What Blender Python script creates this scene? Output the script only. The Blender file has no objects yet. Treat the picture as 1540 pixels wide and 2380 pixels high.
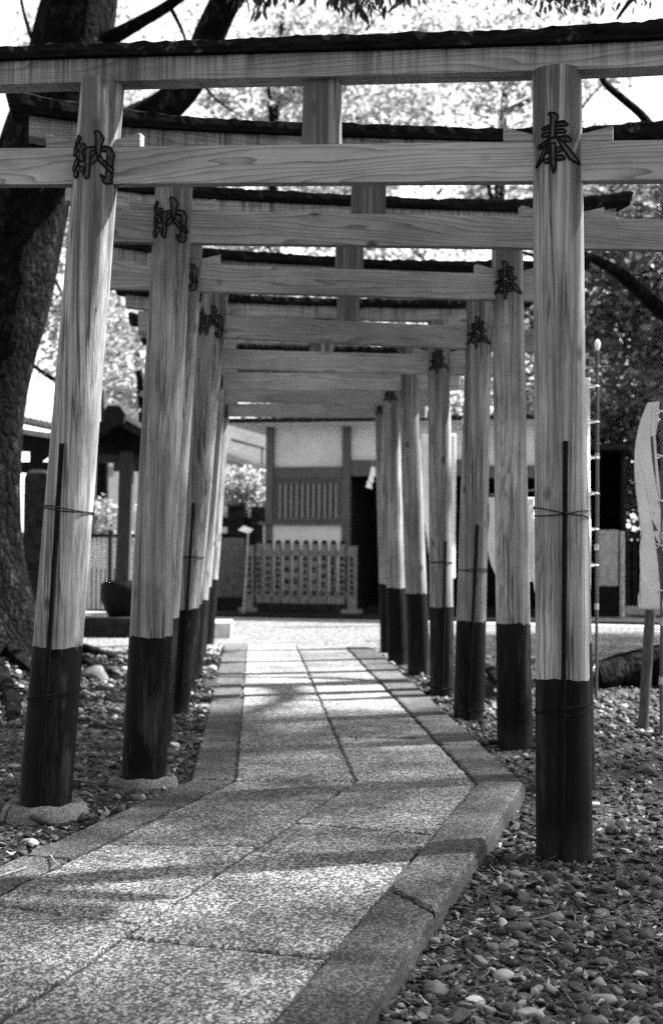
import bpy, bmesh, math, random
import numpy as np
from mathutils import Vector, Matrix, Euler
from mathutils.geometry import tessellate_polygon

SC = bpy.context.scene
COL = SC.collection
R = math.radians
random.seed(7)

# ------------------------------------------------------------------ camera
CAM_H = 1.05
F = 3306.0                       # focal length in pixels of a 1540 x 2380 picture (50 mm on 36 mm)
cam = bpy.data.cameras.new("camera"); cam_o = bpy.data.objects.new("camera", cam); COL.objects.link(cam_o)
cam.sensor_fit = 'VERTICAL'; cam.sensor_height = 36.0; cam.sensor_width = 24.0; cam.lens = 50.0
cam.clip_start = 0.05; cam.clip_end = 800.0
CAMM = Matrix.Translation((0, 0, CAM_H)) @ Matrix.Rotation(R(90 + 1.334), 4, 'X') @ Matrix.Rotation(R(0.45), 4, 'Z')
cam_o.matrix_world = CAMM
cam.dof.use_dof = True; cam.dof.focus_distance = 4.6; cam.dof.aperture_fstop = 3.8
cam.dof.aperture_blades = 8
SC.camera = cam_o

# ------------------------------------------------------------------ light
SUN_EL, SUN_AZ = 50.0, 20.0      # elevation; azimuth from +X towards +Y
world = bpy.data.worlds.new("World"); SC.world = world; world.use_nodes = True
wt = world.node_tree; wt.nodes.clear()
sky = wt.nodes.new('ShaderNodeTexSky'); sky.sky_type = 'NISHITA'; sky.sun_disc = False
sky.sun_elevation = R(SUN_EL); sky.sun_rotation = R(90 - SUN_AZ)
bw = wt.nodes.new('ShaderNodeRGBToBW'); bg = wt.nodes.new('ShaderNodeBackground'); wo = wt.nodes.new('ShaderNodeOutputWorld')
wt.links.new(sky.outputs[0], bw.inputs[0]); wt.links.new(bw.outputs[0], bg.inputs[0]); wt.links.new(bg.outputs[0], wo.inputs[0])
bg.inputs[1].default_value = 0.085
sl = bpy.data.lights.new("sun", 'SUN'); so = bpy.data.objects.new("sun", sl); COL.objects.link(so)
sl.energy = 5.0; sl.angle = R(1.2); sl.color = (1.0, 1.0, 1.0)
sd = Vector((math.cos(R(SUN_AZ)) * math.cos(R(SUN_EL)), math.sin(R(SUN_AZ)) * math.cos(R(SUN_EL)), math.sin(R(SUN_EL))))
so.rotation_euler = sd.to_track_quat('Z', 'Y').to_euler(); so.location = sd * 40
SC.view_settings.view_transform = 'Standard'; SC.view_settings.look = 'None'
SC.view_settings.exposure = 2.7; SC.view_settings.gamma = 1.0
SC.render.engine = 'CYCLES'
SC.cycles.use_denoising = False
SC.cycles.max_bounces = 8; SC.cycles.diffuse_bounces = 4; SC.cycles.transmission_bounces = 4
SC.cycles.sample_clamp_indirect = 6.0

# ------------------------------------------------------------------ pixel (1540 x 2380) to world
CR = CAMM.to_3x3(); CP = CAMM.translation.copy()
def ray(px, py): return CR @ Vector(((px - 770) / F, (1190 - py) / F, -1.0))
def at(px, py, d): return CP + ray(px, py) * d                      # d: depth along the camera axis
def hit(px, py, z=0.0):
    r = ray(px, py); return CP + r * ((z - CP.z) / r.z)
def depth(p): return -(CR.transposed() @ (Vector(p) - CP)).z

# ------------------------------------------------------------------ mesh helpers
def tag(o, label=None, cat=None, group=None, kind=None):
    for k, v in (('label', label), ('category', cat), ('group', group), ('kind', kind)):
        if v: o[k] = v
    return o
def empty(name, loc=(0, 0, 0), rz=0.0, **kw):
    o = bpy.data.objects.new(name, None); COL.objects.link(o)
    o.location = loc; o.rotation_euler = (0, 0, rz); o.empty_display_size = 0.2
    return tag(o, **kw)
def wmat(o):
    m = o.matrix_basis.copy(); p = o.parent
    while p is not None: m = p.matrix_basis @ m; p = p.parent
    return m
def link(name, me, mat, parent=None, world=True, smooth=False, **kw):
    if parent is not None and world: me.transform(wmat(parent).inverted())
    if mat: me.materials.append(mat)
    if smooth: me.polygons.foreach_set('use_smooth', [True] * len(me.polygons))
    o = bpy.data.objects.new(name, me); COL.objects.link(o)
    if parent is not None: o.parent = parent
    return tag(o, **kw)
def np_mesh(name, V, Fc, nper):
    """vertices (n,3), faces (m,nper)"""
    me = bpy.data.meshes.new(name); V = np.asarray(V, dtype=np.float32); Fc = np.asarray(Fc, dtype=np.int32)
    me.vertices.add(len(V)); me.vertices.foreach_set('co', V.ravel())
    me.loops.add(Fc.size); me.loops.foreach_set('vertex_index', Fc.ravel())
    me.polygons.add(len(Fc)); me.polygons.foreach_set('loop_start', np.arange(0, Fc.size, nper, dtype=np.int32))
    me.update(calc_edges=True); me.validate()
    return me

class MB:
    def __init__(s): s.v = []; s.f = []
    def quadbox(s, c8):
        b = len(s.v); s.v += [tuple(p) for p in c8]
        s.f += [tuple(b + i for i in q) for q in ((0, 3, 2, 1), (4, 5, 6, 7), (0, 1, 5, 4), (1, 2, 6, 5), (2, 3, 7, 6), (3, 0, 4, 7))]
        return s
    def box(s, x0, x1, y0, y1, z0, z1):
        return s.quadbox([(x0, y0, z0), (x1, y0, z0), (x1, y1, z0), (x0, y1, z0), (x0, y0, z1), (x1, y0, z1), (x1, y1, z1), (x0, y1, z1)])
    def tube(s, pts, rad, n=12, wob=0.0, seed=0, cap=True, rows=None):
        pts = [Vector(p) for p in pts]; k = len(pts)
        if not hasattr(rad, '__len__'): rad = [rad] * k
        rng = np.random.default_rng(seed); ph = rng.uniform(0, 6.28, 8); am = rng.uniform(0.3, 1, 8)
        b = len(s.v); ref = None
        for i, p in enumerate(pts):
            t = (pts[min(i + 1, k - 1)] - pts[max(i - 1, 0)])
            if t.length < 1e-9: t = Vector((0, 0, 1))
            t.normalize()
            if ref is None:
                ref = Vector((1, 0, 0)) if abs(t.x) < 0.8 else Vector((0, 1, 0))
            u = (ref - t * ref.dot(t)).normalized(); w = t.cross(u); ref = u
            for j in range(n):
                a = 2 * math.pi * j / n
                q = 1.0
                if wob:
                    q += wob * sum(am[m] * math.sin((m + 2) * a + ph[m] + i * 0.31 * (m - 3) * 0.35) for m in range(8)) / 3
                s.v.append(tuple(p + (u * math.cos(a) + w * math.sin(a)) * rad[i] * q))
        for i in range(k - 1):
            for j in range(n):
                j2 = (j + 1) % n
                s.f.append((b + i * n + j, b + i * n + j2, b + (i + 1) * n + j2, b + (i + 1) * n + j))
        if cap:
            s.f.append(tuple(b + j for j in range(n - 1, -1, -1))); s.f.append(tuple(b + (k - 1) * n + j for j in range(n)))
        return s
    def prism(s, poly, vec):
        """polygon (3d points) extruded by vec"""
        n = len(poly); b = len(s.v); vec = Vector(vec)
        s.v += [tuple(Vector(p)) for p in poly] + [tuple(Vector(p) + vec) for p in poly]
        s.f.append(tuple(b + i for i in range(n - 1, -1, -1))); s.f.append(tuple(b + n + i for i in range(n)))
        for i in range(n):
            j = (i + 1) % n; s.f.append((b + i, b + j, b + n + j, b + n + i))
        return s
    def loft(s, rings, closed=True, caps=True):
        n = len(rings[0]); b = len(s.v)
        for r_ in rings: s.v += [tuple(Vector(p)) for p in r_]
        for i in range(len(rings) - 1):
            for j in range(n if closed else n - 1):
                j2 = (j + 1) % n
                s.f.append((b + i * n + j, b + i * n + j2, b + (i + 1) * n + j2, b + (i + 1) * n + j))
        if caps:
            s.f.append(tuple(b + j for j in range(n - 1, -1, -1))); s.f.append(tuple(b + (len(rings) - 1) * n + j for j in range(n)))
        return s
    def build(s, name, mat, parent=None, world=True, smooth=False, bevel=0.0, seg=2, **kw):
        me = bpy.data.meshes.new(name); me.from_pydata(s.v, [], s.f); me.update()
        bm = bmesh.new(); bm.from_mesh(me); bmesh.ops.recalc_face_normals(bm, faces=bm.faces)
        if bevel:
            es = [e for e in bm.edges if len(e.link_faces) == 2 and e.calc_face_angle(0) > 0.5]
            bmesh.ops.bevel(bm, geom=es, offset=bevel, segments=seg, affect='EDGES', profile=0.6)
        bm.to_mesh(me); bm.free()
        o = link(name, me, mat, parent, world, smooth, **kw)
        if smooth:
            try: me.set_sharp_from_angle(angle=R(50))
            except Exception: pass
        return o

# ------------------------------------------------------------------ materials (everything is neutral grey: a black and white photograph)
class NT:
    def __init__(s, name):
        s.m = bpy.data.materials.new(name); s.m.use_nodes = True; s.t = s.m.node_tree; s.t.nodes.clear()
        s.out = s.t.nodes.new('ShaderNodeOutputMaterial'); s.b = s.n('ShaderNodeBsdfPrincipled')
        s.t.links.new(s.b.outputs[0], s.out.inputs[0])
    def n(s, ty, **kw):
        nd = s.t.nodes.new(ty)
        for k, v in kw.items(): setattr(nd, k, v)
        return nd
    def set(s, sock, v):
        if hasattr(v, 'is_linked') or isinstance(v, bpy.types.NodeSocket): s.t.links.new(v, sock)
        else: sock.default_value = v
    def math(s, op, a, b=None, clamp=False):
        nd = s.n('ShaderNodeMath', operation=op, use_clamp=clamp); s.set(nd.inputs[0], a)
        if b is not None: s.set(nd.inputs[1], b)
        return nd.outputs[0]
    def coord(s, scale=(1, 1, 1), rand=True, kind='Object', off=(0, 0, 0)):
        tc = s.n('ShaderNodeTexCoord'); v = tc.outputs[kind]
        if rand:
            oi = s.n('ShaderNodeObjectInfo'); add = s.n('ShaderNodeVectorMath', operation='MULTIPLY_ADD')
            s.set(add.inputs[0], oi.outputs['Random']); add.inputs[1].default_value = (7.3, 5.1, 3.7); s.set(add.inputs[2], v); v = add.outputs[0]
        mp = s.n('ShaderNodeMapping'); mp.inputs['Scale'].default_value = scale; mp.inputs['Location'].default_value = off
        s.set(mp.inputs[0], v); return mp.outputs[0]
    def noise(s, vec, scale=1.0, detail=4.0, rough=0.6, dist=0.0, out=0):
        nd = s.n('ShaderNodeTexNoise'); s.set(nd.inputs['Vector'], vec); nd.inputs['Scale'].default_value = scale
        nd.inputs['Detail'].default_value = detail; nd.inputs['Roughness'].default_value = rough; nd.inputs['Distortion'].default_value = dist
        return nd.outputs[out]
    def vor(s, vec, scale, feature='F1', out='Distance', rnd=1.0):
        nd = s.n('ShaderNodeTexVoronoi', feature=feature); s.set(nd.inputs['Vector'], vec); nd.inputs['Scale'].default_value = scale
        nd.inputs['Randomness'].default_value = rnd; return nd.outputs[out]
    def ramp(s, fac, stops, interp='LINEAR'):
        nd = s.n('ShaderNodeValToRGB'); cr = nd.color_ramp; cr.interpolation = interp
        while len(cr.elements) < len(stops): cr.elements.new(0.5)
        for e, (p, c) in zip(cr.elements, stops): e.position = p; e.color = (c, c, c, 1)
        s.set(nd.inputs[0], fac); return nd.outputs[0]
    def mix(s, fac, a, b, mode='MIX'):
        nd = s.n('ShaderNodeMix', data_type='RGBA', blend_type=mode)
        s.set(nd.inputs[0], fac)
        for i, v in ((6, a), (7, b)):
            if isinstance(v, (int, float)): v = (v, v, v, 1)
            s.set(nd.inputs[i], v)
        return nd.outputs[2]
    def bump(s, h, strength=0.3, dist=0.01):
        nd = s.n('ShaderNodeBump'); nd.inputs['Strength'].default_value = strength; nd.inputs['Distance'].default_value = dist
        s.set(nd.inputs['Height'], h); s.t.links.new(nd.outputs[0], s.b.inputs['Normal'])
    def done(s, col, rough=0.7, spec=0.3):
        if isinstance(col, (int, float)): col = (col, col, col, 1)
        s.set(s.b.inputs['Base Color'], col); s.set(s.b.inputs['Roughness'], rough); s.b.inputs['Specular IOR Level'].default_value = spec
        return s.m

def wood_beam(name, base=0.36, dark=0.17, drips=0.0):
    """plain-sawn timber whose grain runs along local x; rings cut at a slant make arches"""
    w = NT(name)
    v = w.coord((1, 1, 1)); vs = w.coord((0.55, 5.0, 5.0)); wob = w.n('ShaderNodeVectorMath', operation='MULTIPLY_ADD')
    nz = w.n('ShaderNodeTexNoise'); w.set(nz.inputs['Vector'], vs); nz.inputs['Scale'].default_value = 1.6; nz.inputs['Detail'].default_value = 2.5
    w.set(wob.inputs[0], nz.outputs['Color']); wob.inputs[1].default_value = (0, 0.17, 0.15); w.set(wob.inputs[2], v)
    mp = w.n('ShaderNodeMapping'); w.set(mp.inputs[0], wob.outputs[0]); mp.inputs['Scale'].default_value = (0.02, 1, 1); mp.inputs['Rotation'].default_value = (0, 0.02, 0.035)
    wv = w.n('ShaderNodeTexWave', wave_type='RINGS', rings_direction='X', wave_profile='SAW'); w.set(wv.inputs['Vector'], mp.outputs[0])
    wv.inputs['Scale'].default_value = 19.0; wv.inputs['Distortion'].default_value = 0.8; wv.inputs['Detail'].default_value = 2
    ring = w.ramp(wv.outputs[1], [(0.0, 1.0), (0.5, 0.92), (0.8, 0.66), (0.95, 0.30), (1.0, 0.75)])
    fib = w.noise(w.coord((4, 160, 160)), 1.0, 3); blot = w.noise(w.coord((1.1, 3.5, 3.5)), 1.4, 5, 0.65)
    col = w.mix(w.ramp(blot, [(0.28, 0.0), (0.72, 1.0)]), dark * 1.25, base)
    col = w.mix(0.85, col, ring, 'MULTIPLY')
    col = w.mix(0.5, col, w.ramp(fib, [(0.3, 0.62), (0.7, 1.0)]), 'MULTIPLY')
    pch = w.noise(w.coord((1.6, 4.5, 4.5)), 1.0, 6, 0.7); col = w.mix(0.75, col, w.ramp(pch, [(0.36, 0.55), (0.56, 1.05)]), 'MULTIPLY')
    kd = w.vor(w.coord((3.2, 4.2, 4.2)), 1.0); col = w.mix(w.ramp(kd, [(0.04, 1.0), (0.075, 0.7), (0.10, 0.25), (0.13, 0.0)]), col, 0.03)
    st = w.noise(w.coord((3.0, 3.0, 9.0)), 1.7, 5, 0.7); col = w.mix(w.ramp(st, [(0.66, 0.0), (0.78, 0.55)]), col, 0.05)
    if drips:
        an = w.n('ShaderNodeAttribute', attribute_name='topness')          # 0 at the lower edge of the lintel, 1 under the cap
        dn = w.noise(w.coord((85, 3, 1.3)), 1.0, 5, 0.65); dw = w.noise(w.coord((17, 2, 1.0)), 1.0, 4, 0.6); dn2 = w.noise(w.coord((3.2, 1.0, 1.0)), 1.0, 3)
        stf = w.math('MULTIPLY', w.ramp(w.math('ADD', w.math('MULTIPLY', dn, 0.6), w.math('MULTIPLY', dw, 0.4)), [(0.44, 0.0), (0.60, 1.0)]), w.ramp(w.math('ADD', dn2, w.math('MULTIPLY', an.outputs['Fac'], 0.16)), [(0.42, 0.2), (0.64, drips)]))
        col = w.mix(stf, col, 0.035)
        hgt = w.math('SUBTRACT', w.math('ADD', w.math('MULTIPLY', dn, 0.6), w.math('MULTIPLY', dw, 0.9)), w.math('MULTIPLY', w.math('SUBTRACT', 1.0, an.outputs['Fac']), 0.5))
        col = w.mix(w.ramp(hgt, [(0.78, 0.0), (1.05, 0.9)]), col, 0.02)
    oi2 = w.n('ShaderNodeObjectInfo'); col = w.mix(1.0, col, w.ramp(oi2.outputs['Random'], [(0, 0.74), (1, 1.06)]), 'MULTIPLY')
    w.bump(w.math('ADD', wv.outputs[1], w.math('MULTIPLY', fib, 2.0)), 0.25, 0.0016)
    return w.done(col, 0.72, 0.25)

def wood_pole(name, base=0.38, dark=0.15, topz=None):
    """debarked log with the grain running up; weathering streaks and checks"""
    w = NT(name)
    v = w.coord((1, 1, 1)); vs = w.coord((3, 3, 0.55)); nz = w.n('ShaderNodeTexNoise'); w.set(nz.inputs['Vector'], vs)
    nz.inputs['Scale'].default_value = 2.2; nz.inputs['Detail'].default_value = 3
    add = w.n('ShaderNodeVectorMath', operation='MULTIPLY_ADD'); w.set(add.inputs[0], nz.outputs['Color']); add.inputs[1].default_value = (0.10, 0.10, 0); w.set(add.inputs[2], v)
    mp = w.n('ShaderNodeMapping'); w.set(mp.inputs[0], add.outputs[0]); mp.inputs['Scale'].default_value = (1, 1, 0.035)
    wv = w.n('ShaderNodeTexWave', wave_type='RINGS', rings_direction='Z', wave_profile='SAW'); w.set(wv.inputs['Vector'], mp.outputs[0])
    wv.inputs['Scale'].default_value = 30.0; wv.inputs['Distortion'].default_value = 1.6; wv.inputs['Detail'].default_value = 3; wv.inputs['Detail Scale'].default_value = 2.0
    ring = w.ramp(wv.outputs[1], [(0.0, 1.0), (0.5, 0.88), (0.88, 0.42), (1.0, 0.8)])
    stk = w.noise(w.coord((13, 13, 0.3)), 1.0, 6, 0.66); fib = w.noise(w.coord((140, 140, 3)), 1.0, 3)
    blot = w.noise(w.coord((2.2, 2.2, 1.0)), 1.6, 5, 0.6)
    col = w.mix(w.ramp(blot, [(0.3, 0.0), (0.68, 1.0)]), dark * 1.5, base)
    col = w.mix(w.ramp(stk, [(0.36, 0.9), (0.58, 0.0)]), col, dark * 0.7)
    rm = w.noise(w.coord((3.5, 3.5, 0.8)), 1.2, 3)
    col = w.mix(w.ramp(rm, [(0.42, 0.18), (0.62, 0.9)]), col, ring, 'MULTIPLY')
    lng = w.noise(w.coord((75, 75, 0.7)), 1.0, 4, 0.6); col = w.mix(0.8, col, w.ramp(lng, [(0.36, 0.42), (0.50, 0.95), (0.66, 1.08)]), 'MULTIPLY')
    pch = w.noise(w.coord((2.6, 2.6, 1.7)), 1.0, 6, 0.7); col = w.mix(0.75, col, w.ramp(pch, [(0.36, 0.5), (0.56, 1.0)]), 'MULTIPLY')
    col = w.mix(0.6, col, w.ramp(fib, [(0.3, 0.5), (0.7, 1.0)]), 'MULTIPLY')
    crk = w.noise(w.coord((30, 30, 0.35)), 1.0, 3, 0.5, 0.3); crk = w.math('ABSOLUTE', w.math('SUBTRACT', crk, 0.5))
    gate = w.ramp(w.noise(w.coord((6, 6, 0.9)), 1.3, 2), [(0.45, 0.0), (0.56, 0.95)])
    cf = w.math('MULTIPLY', w.ramp(crk, [(0.012, 1.0), (0.036, 0.0)]), gate); col = w.mix(cf, col, 0.03)
    kd = w.vor(w.coord((6, 6, 3.5)), 1.1); col = w.mix(w.ramp(kd, [(0.05, 1.0), (0.10, 0.6), (0.15, 0.0)]), col, 0.035)
    # rain stains that run down from the lintel
    tc = w.n('ShaderNodeTexCoord'); sp = w.n('ShaderNodeSeparateXYZ'); w.set(sp.inputs[0], tc.outputs['Object'])
    ss = w.noise(w.coord((26, 26, 0.35)), 1.0, 4, 0.6)
    zm = w.n('ShaderNodeMapRange'); w.set(zm.inputs[0], sp.outputs[2]); zm.inputs[1].default_value = 1.2; zm.inputs[2].default_value = 2.65; zm.inputs[3].default_value = -0.15; zm.inputs[4].default_value = 0.15
    col = w.mix(w.ramp(w.math('ADD', ss, zm.outputs[0]), [(0.52, 0.0), (0.66, 0.85)]), col, 0.035)
    oi2 = w.n('ShaderNodeObjectInfo'); col = w.mix(1.0, col, w.ramp(oi2.outputs['Random'], [(0, 0.74), (1, 1.06)]), 'MULTIPLY')
    w.bump(w.math('ADD', w.math('MULTIPLY', wv.outputs[1], 0.6), w.math('SUBTRACT', w.math('MULTIPLY', fib, 2.0), w.math('MULTIPLY', cf, 4.0))), 0.35, 0.002)
    return w.done(col, 0.7, 0.28)

def simple(name, c0, c1, scale=8.0, stretch=(1, 1, 1), rough=0.75, spec=0.25, bump=0.3, bdist=0.006, detail=6.0, lo=0.35, hi=0.65):
    w = NT(name); n = w.noise(w.coord(stretch), scale, detail, 0.65)
    w.bump(n, bump, bdist); return w.done(w.ramp(n, [(lo, c0), (hi, c1)]), rough, spec)

def leafmat(name, c0, c1, trans=0.35, rough=0.45):
    w = NT(name); g = w.n('ShaderNodeNewGeometry')
    col = w.ramp(g.outputs['Random Per Island'], [(0.0, c0), (1.0, c1)]); w.done(col, rough, 0.35)
    tr = w.n('ShaderNodeBsdfTranslucent'); w.set(tr.inputs[0], w.mix(1.0, col, 1.5, 'MULTIPLY')); mx = w.n('ShaderNodeMixShader'); mx.inputs[0].default_value = trans
    w.t.links.new(w.b.outputs[0], mx.inputs[1]); w.t.links.new(tr.outputs[0], mx.inputs[2]); w.t.links.new(mx.outputs[0], w.out.inputs[0])
    return w.m

M = {}
M['beam'] = wood_beam('beam_timber', 0.32, 0.15)
M['lintel'] = wood_beam('lintel_timber', 0.37, 0.18, drips=0.85)
M['pole'] = wood_pole('pillar_timber', 0.46, 0.17)
def tarred():
    w = NT('tarred_wood'); n = w.noise(w.coord((26, 26, 0.6)), 1.0, 5, 0.65); b = w.noise(w.coord((3, 3, 1)), 1.5, 4)
    col = w.mix(w.ramp(b, [(0.35, 0.0), (0.7, 1.0)]), w.ramp(n, [(0.35, 0.0008), (0.75, 0.0035)]), w.ramp(n, [(0.3, 0.002), (0.75, 0.010)]))
    sc = w.noise(w.coord((60, 60, 2.0)), 1.0, 4, 0.6); col = w.mix(w.ramp(sc, [(0.66, 0.0), (0.76, 0.7)]), col, 0.13)
    pt = w.noise(w.coord((7, 7, 1.6)), 1.0, 5, 0.7); col = w.mix(w.ramp(pt, [(0.54, 0.0), (0.68, 0.85)]), col, w.ramp(n, [(0.34, 0.006), (0.52, 0.022), (0.7, 0.085)]))
    tc = w.n('ShaderNodeTexCoord'); sp = w.n('ShaderNodeSeparateXYZ'); w.set(sp.inputs[0], tc.outputs['Object']); mr = w.n('ShaderNodeMapRange'); w.set(mr.inputs[0], w.math('ADD', sp.outputs[2], w.math('MULTIPLY', pt, 0.16))); mr.inputs[1].default_value = 0.17; mr.inputs[2].default_value = 0.03
    col = w.mix(w.math('MULTIPLY', mr.outputs[0], w.ramp(sc, [(0.3, 0.1), (0.7, 0.8)])), col, 0.022)      # soil splashed on the foot
    w.bump(n, 0.35, 0.003); return w.done(col, 0.65, 0.06)
M['tar'] = tarred()
def capmat():
    w = NT('mossy_bark'); n = w.noise(w.coord((2, 14, 14)), 3.0, 7, 0.7); l = w.noise(w.coord((1, 1, 1)), 17.0, 5, 0.7); g = w.noise(w.coord(), 2.2, 2)
    col = w.ramp(n, [(0.35, 0.002), (0.7, 0.011)])
    f = w.math('MULTIPLY', w.ramp(l, [(0.58, 0.0), (0.68, 1.0)]), w.ramp(g, [(0.5, 0.0), (0.62, 0.7)])); col = w.mix(f, col, 0.10)
    w.bump(w.math('ADD', n, l), 0.9, 0.02); return w.done(col, 0.95, 0.03)
M['cap'] = capmat()
M['ink'] = simple('carved_line', 0.004, 0.008, 40, rough=0.9, spec=0.05)
M['inkfill'] = simple('worn_paint', 0.012, 0.055, 55, (1, 1, 0.4), rough=0.8, lo=0.4, hi=0.62)
M['stake'] = simple('black_rod', 0.002, 0.005, 30, rough=0.7, spec=0.05)
M['wire'] = simple('rusty_wire', 0.002, 0.006, 60, rough=0.7, spec=0.05)
def granite(name, lo, hi, moss=0.0, fscale=70.0):
    w = NT(name); v = w.coord((1, 0.85, 1), rand=False)
    a = w.vor(v, fscale, out='Color'); bwn = w.n('ShaderNodeRGBToBW'); w.set(bwn.inputs[0], a)
    fine = w.noise(v, fscale * 2.2, 3, 0.6); n2 = w.noise(v, fscale * 0.62, 4, 0.7); big = w.noise(v, 1.7, 5, 0.6); mid = w.noise(v, 9.0, 4, 0.6)
    f = w.math('ADD', w.math('MULTIPLY', bwn.outputs[0], 0.45), w.math('ADD', w.math('MULTIPLY', fine, 0.6), w.math('MULTIPLY', n2, 0.22)))
    spk = w.ramp(f, [(0.46, lo * 0.45), (0.62, lo), (0.74, hi * 0.62), (0.84, hi)])
    col = w.mix(0.9, spk, w.ramp(w.math('ADD', w.math('MULTIPLY', big, 0.7), w.math('MULTIPLY', mid, 0.3)), [(0.36, 0.36), (0.60, 1.0)]), 'MULTIPLY')
    stn = w.noise(v, 3.3, 6, 0.72, 0.5); col = w.mix(w.ramp(stn, [(0.58, 0.0), (0.72, 0.7)]), col, lo * 0.35)
    g = w.n('ShaderNodeNewGeometry'); col = w.mix(1.0, col, w.ramp(g.outputs['Random Per Island'], [(0, 0.55), (1, 1.1)]), 'MULTIPLY')
    w.bump(w.math('ADD', f, w.math('MULTIPLY', mid, 0.8)), 0.7, 0.006); return w.done(col, 0.8, 0.25)
M['slab'] = granite('granite_slab', 0.085, 0.56, fscale=135)
M['kerb'] = granite('kerb_stone', 0.03, 0.20, fscale=170)
M['joint'] = simple('dirt_joint', 0.015, 0.06, 60, bump=0.6)
M['collar'] = granite('collar_stone', 0.20, 0.40, fscale=190)
M['stone'] = simple('grey_stone', 0.14, 0.30, 14, bump=0.5)
M['fence_stone'] = simple('shade_toned_fence_stone', 0.085, 0.16, 14, bump=0.5)  # the fence's shade is put into this darker stone colour
M['bars'] = simple('window_bars', 0.11, 0.18, 6, (12, 12, 1), bump=0.3)
M['palestone'] = simple('pale_stone', 0.20, 0.34, 12, bump=0.4)
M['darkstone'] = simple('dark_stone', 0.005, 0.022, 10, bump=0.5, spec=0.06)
def gravelmat():
    w = NT('gravel_stones'); g = w.n('ShaderNodeNewGeometry')
    col = w.ramp(g.outputs['Random Per Island'], [(0.0, 0.004), (0.45, 0.020), (0.80, 0.055), (0.93, 0.14), (1.0, 0.34)])
    n = w.noise(w.coord(rand=False), 60, 5, 0.7); col = w.mix(0.7, col, w.ramp(n, [(0.3, 0.5), (0.68, 1.0)]), 'MULTIPLY')
    w.bump(n, 0.5, 0.004); return w.done(col, 0.78, 0.25)
M['gravel'] = gravelmat()
def groundmat():
    w = NT('soil_and_grit'); v = w.coord(rand=False)
    a = w.vor(v, 34.0, out='Color'); bwn = w.n('ShaderNodeRGBToBW'); w.set(bwn.inputs[0], a); d = w.vor(v, 34.0)
    n = w.noise(v, 1.1, 5, 0.6); f = w.noise(v, 120, 3)
    col = w.ramp(bwn.outputs[0], [(0.2, 0.012), (0.55, 0.04), (0.8, 0.12)])
    col = w.mix(w.ramp(d, [(0.25, 0.0), (0.6, 0.8)]), col, 0.015)  # dark soil between grit, also deepening the shade in the gaps
    sp = w.n('ShaderNodeSeparateXYZ'); w.set(sp.inputs[0], v)
    far = w.n('ShaderNodeMapRange'); w.set(far.inputs[0], w.math('ADD', sp.outputs[1], w.math('MULTIPLY', n, 2.0))); far.inputs[1].default_value = 13.6; far.inputs[2].default_value = 15.6
    col = w.mix(far.outputs[0], col, w.ramp(bwn.outputs[0], [(0.15, 0.03), (0.5, 0.085), (0.75, 0.19)]))      # the raked court in front of the hall is pale gravel
    w.bump(w.math('ADD', w.math('MULTIPLY', d, -1.0), w.math('MULTIPLY', f, 0.4)), 0.8, 0.02); return w.done(col, 0.9, 0.15)
M['ground'] = groundmat()
M['plaster'] = simple('lime_plaster', 0.50, 0.62, 3.0, rough=0.9, spec=0.1, bump=0.15)
M['oldwood'] = simple('hall_timber', 0.05, 0.10, 6, (12, 12, 1), bump=0.3)
M['pavwood'] = simple('pavilion_timber', 0.018, 0.04, 6, (12, 12, 1), bump=0.3, spec=0.1)
M['picket'] = simple('picket_sun_tone', 0.55, 0.68, 9)  # sunlight on the pickets is put into this near-white colour
M['blackwood'] = simple('black_timber', 0.002, 0.008, 6, (8, 8, 1), spec=0.06)
M['void'] = simple('dark_interior', 0.003, 0.006, 5)  # the gloom of unlit rooms is put into this near-black colour
M['tile'] = simple('roof_tile', 0.05, 0.09, 9, bump=0.3)
M['darktile'] = simple('dark_roof_tile', 0.005, 0.018, 9, bump=0.3, spec=0.06)
M['white'] = simple('white_paper', 0.66, 0.78, 4, bump=0.05)
M['cloth'] = simple('banner_cloth', 0.52, 0.66, 5, bump=0.1, rough=0.9, spec=0.05)
M['clothdark'] = simple('banner_dark_band', 0.06, 0.10, 9, bump=0.05, rough=0.9, spec=0.05)
M['metalpole'] = simple('banner_pole_paint', 0.03, 0.06, 20, (6, 6, 0.6), rough=0.5, spec=0.25, bump=0.05)
M['iron'] = simple('rusted_pipe', 0.02, 0.07, 14, (4, 4, 0.7), rough=0.6)
def barkmat(name, c0, c1, c2):
    w = NT(name); n = w.noise(w.coord((6, 6, 3.2)), 2.6, 10, 0.75, 0.5); vo = w.vor(w.coord((10, 10, 4.5)), 1.5, 'DISTANCE_TO_EDGE'); vs = w.vor(w.coord((24, 24, 14)), 1.5, 'DISTANCE_TO_EDGE')
    p = w.noise(w.coord((1, 1, 0.8)), 4.2, 7, 0.75); fl = w.noise(w.coord((1, 1, 0.7)), 16.0, 5, 0.7)
    col = w.ramp(n, [(0.38, c0), (0.66, c1)]); col = w.mix(w.math('MULTIPLY', w.ramp(p, [(0.50, 0.0), (0.62, 0.9)]), w.ramp(fl, [(0.42, 0.0), (0.58, 1.0)])), col, c2)
    col = w.mix(w.ramp(vo, [(0.0, 0.85), (0.10, 0.0)]), col, c0 * 0.4)
    w.bump(w.math('ADD', w.math('ADD', n, w.math('MULTIPLY', w.math('MINIMUM', vs, 0.2), 2.0)), w.math('MULTIPLY', w.math('MINIMUM', vo, 0.25), 4.0)), 1.0, 0.06); return w.done(col, 0.95, 0.04)
M['bark'] = barkmat('camphor_bark', 0.0025, 0.010, 0.045)
M['darkbark'] = barkmat('dark_bark', 0.003, 0.012, 0.022)
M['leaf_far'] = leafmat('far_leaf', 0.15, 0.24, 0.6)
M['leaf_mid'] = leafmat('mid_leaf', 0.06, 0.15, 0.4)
M['leaf_dark'] = leafmat('dark_leaf', 0.03, 0.11, 0.35)
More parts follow.
